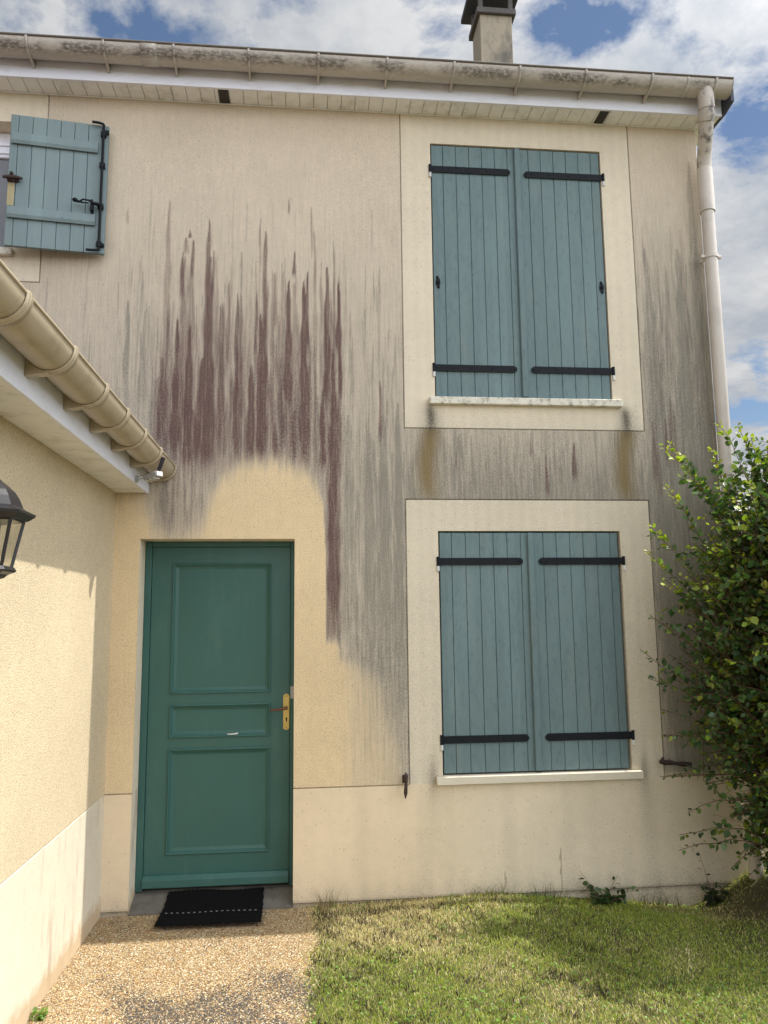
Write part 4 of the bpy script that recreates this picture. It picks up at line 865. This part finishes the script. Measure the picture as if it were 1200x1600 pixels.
for _ in range(150):
    tg.append((R2.uniform(3.74, 4.5), min(-.66 + R2.uniform(-.35, .5), -.12), R2.uniform(.0, 1.0)))
sp_ = [(3.33, -.50, 2.70), (3.42, -.45, 2.74), (3.35, -.5, 2.43), (3.22, -.45, 2.02), (3.12, -.5, 1.41), (3.20, -.42, 1.23), (3.23, -.5, .90), (3.22, -.45, 1.62), (3.30, -.5, 1.85), (3.24, -.42, .64), (3.36, -.5, .45),
       (3.29, -.5, .23), (3.34, -.45, .30), (3.60, -.5, .12), (3.73, -.5, 2.86), (3.70, -.45, 2.70), (3.86, -.5, 2.84), (3.95, -.5, 2.76), (4.02, -.55, 2.68), (3.50, -.5, 2.55), (3.28, -.4, 2.2)]
tg += sp_
stems = [base_ + np.array([-.25 + .1 * _ , R2.uniform(-.14, .14), 0]) for _ in range(9)]
tw = MB(); br = MB(); LP = []; LD = []; LN = []; LS = []; LC_ = []
young = np.array((.30, .40, .04)); mid = np.array((.085, .155, .045)); dark = np.array((.042, .085, .032))
def leafrun(path, nl, tip, big=1.):
    path = np.array(path)
    for k in range(nl):
        u = (k + R2.uniform(0, .8)) / nl; q = u * (len(path) - 1); i = min(int(q), len(path) - 2); P_ = path[i] * (1 - (q - i)) + path[i + 1] * (q - i); tt = path[i + 1] - path[i]; tt = tt / np.linalg.norm(tt)
        side = np.cross(tt, R2.normal(size=3)); side /= np.linalg.norm(side) + 1e-9; d = side * .9 + tt * .55 + np.array((0, 0, -.12 if not tip else .15))
        s_ = R2.uniform(.026, .056) * (1.15 if R2.random() < .25 else 1) * (1 - .35 * (u > .85)) * big
        n_v = np.array((0, 0, 1.)) + R2.normal(size=3) * .45
        LP.append(P_ + side * .006); LD.append(d); LN.append(n_v); LS.append(s_)
        if tip and u > .78: c = young * R2.uniform(.7, 1.15)
        elif R2.random() < .12: c = young * .6 * R2.uniform(.7, 1.1)
        else: c = (mid if R2.random() < .6 else dark) * R2.uniform(.75, 1.35)
        LC_.append(c * np.array((R2.uniform(.85, 1.25), 1, R2.uniform(.8, 1.2))))
for i, tt_ in enumerate(tg):
    tt_ = np.array(tt_); st = stems[int(R2.integers(0, 9))]; spike = i >= 2450
    if tt_[0] < 4.4: st = stems[int(R2.integers(0, 4))]
    d = tt_ - st; ctl = st + np.array((d[0] * .18, d[1] * .3, d[2] * .72 + (.35 if tt_[2] < 1.2 else 0))) + R2.normal(size=3) * .07
    path = [(1 - u) ** 2 * st + 2 * u * (1 - u) * ctl + u * u * tt_ for u in np.linspace(0, 1, 13)]
    path = [q + R2.normal(size=3) * .006 for q in path]
    Lh = np.linalg.norm(d)
    a0 = int(13 * max(0, 1 - .95 / max(Lh, .96)))
    a0 = min(a0, 9)
    (br if i % 40 == 0 else tw).tube(path if i % 40 == 0 else path[max(a0 - 2, 0):], [(.016 if i % 40 == 0 else .0045) * (1 - .8 * k / 12) + .0012 for k in range(13)][(0 if i % 40 == 0 else max(a0 - 2, 0)):], 5, False)
    leafrun(path[a0:], 26 if not spike else 62, (tt_[2] > 1.7 and (spike or tt_[2] > ztop(tt_[0]) - .5 or R2.random() < .25)))
    for _ in range(4 if not spike else 1):
        q = path[int(R2.integers(a0, 12))]; e = q + R2.normal(size=3) * np.array((.15, .13, .12)) + np.array((0, 0, .02)); 
        if e[1] > -.05 and e[0] < 4.1: e[1] = -.05
        if e[0] < xleft(e[2]) - (.05 if spike else .0): continue
        pp = [q + (e - q) * u + np.array((0, 0, .02 * math.sin(u * 3))) for u in np.linspace(0, 1, 5)]; tw.tube(pp, [.0025, .002, .002, .0015, .001], 4, False); leafrun(pp, 12, R2.random() < .3)
for st in stems: br.tube([st, st + np.array((0, 0, .25)), st + (np.array((4.6, -.62, 1.6)) - st) * .5], [.026, .022, .014], 8, False)
LPa = np.array(LP); okk = ~((LPa[:, 1] > -.03) & (LPa[:, 0] < 4.05)); sel = np.nonzero(okk)[0]
pick = lambda L: np.array(L)[sel]
leafmesh('foliage', pick(LP), pick(LD), pick(LN), pick(LS), pick(LC_), shrub)
tw.build('twigs', M_TWIG, shrub, fix=False); br.build('branches', M_BARK, shrub, fix=False)
# small leafy weed at the wall foot and dry ivy by the mound
def weed(name, cx_, cy_, n, r, hh_, label, cat, big=1.0, colr=None):
    global LP, LD, LN, LS, LC_
    LP, LD, LN, LS, LC_ = [], [], [], [], []; root = empty(name, (cx_, cy_, float(gz(cx_, cy_))), label, cat); z0 = float(gz(cx_, cy_)); st_ = MB()
    for _ in range(n):
        e = np.array((cx_ + R2.normal() * r, min(cy_ + R2.normal() * r * .35, -.02), z0 + abs(R2.normal()) * hh_ + .02)); q = np.array((cx_ + R2.normal() * r * .2, cy_, z0 - .01)); pp = [q, q * .5 + e * .5 + np.array((0, 0, .02)), e]
        st_.tube(pp, [.002, .0015, .001], 4, False); leafrun(pp, 7, False, big)
    if colr is not None: LC_ = [np.array(colr) * R2.uniform(.6, 1.4) for _ in LC_]
    st_.build('stems', M_TWIG, root, fix=False); leafmesh('leaves', LP, LD, LN, LS, LC_, root)
weed('weed', 2.98, -.07, 26, .09, .05, 'low dark leafy weed on the grass against the wall footing', 'weed', .9, (.035, .07, .02))
weed('ivy_sprig', 3.70, -.09, 16, .055, .12, 'scraggy dark ivy sprig on the mound at the foot of the wall', 'ivy', .85, (.03, .05, .02))
weed('seedling', -.12, -1.22, 7, .02, .02, 'tiny bright green seedling at the foot of the wing wall', 'seedling', .6, (.14, .24, .04))
# dry stalks on the mound
pts = []
for _ in range(2600):
    x = random.gauss(4.0, .30); y = random.gauss(-.55, .26); y = min(y, -.02)
    if x < 3.5: continue
    pts.append((x, y, float(gz(x, y)) - .002, random.uniform(.002, .03), random.uniform(-.09, .09), random.uniform(-.07, .07), random.uniform(.001, .002), tuple(q * random.uniform(.6, 1.3) for q in (.15, .10, .055))))
tag(blades('dry_stalks', pts), 'dry brown stalks lying on the earth mound under the shrub', 'dry stalks', kind='stuff')
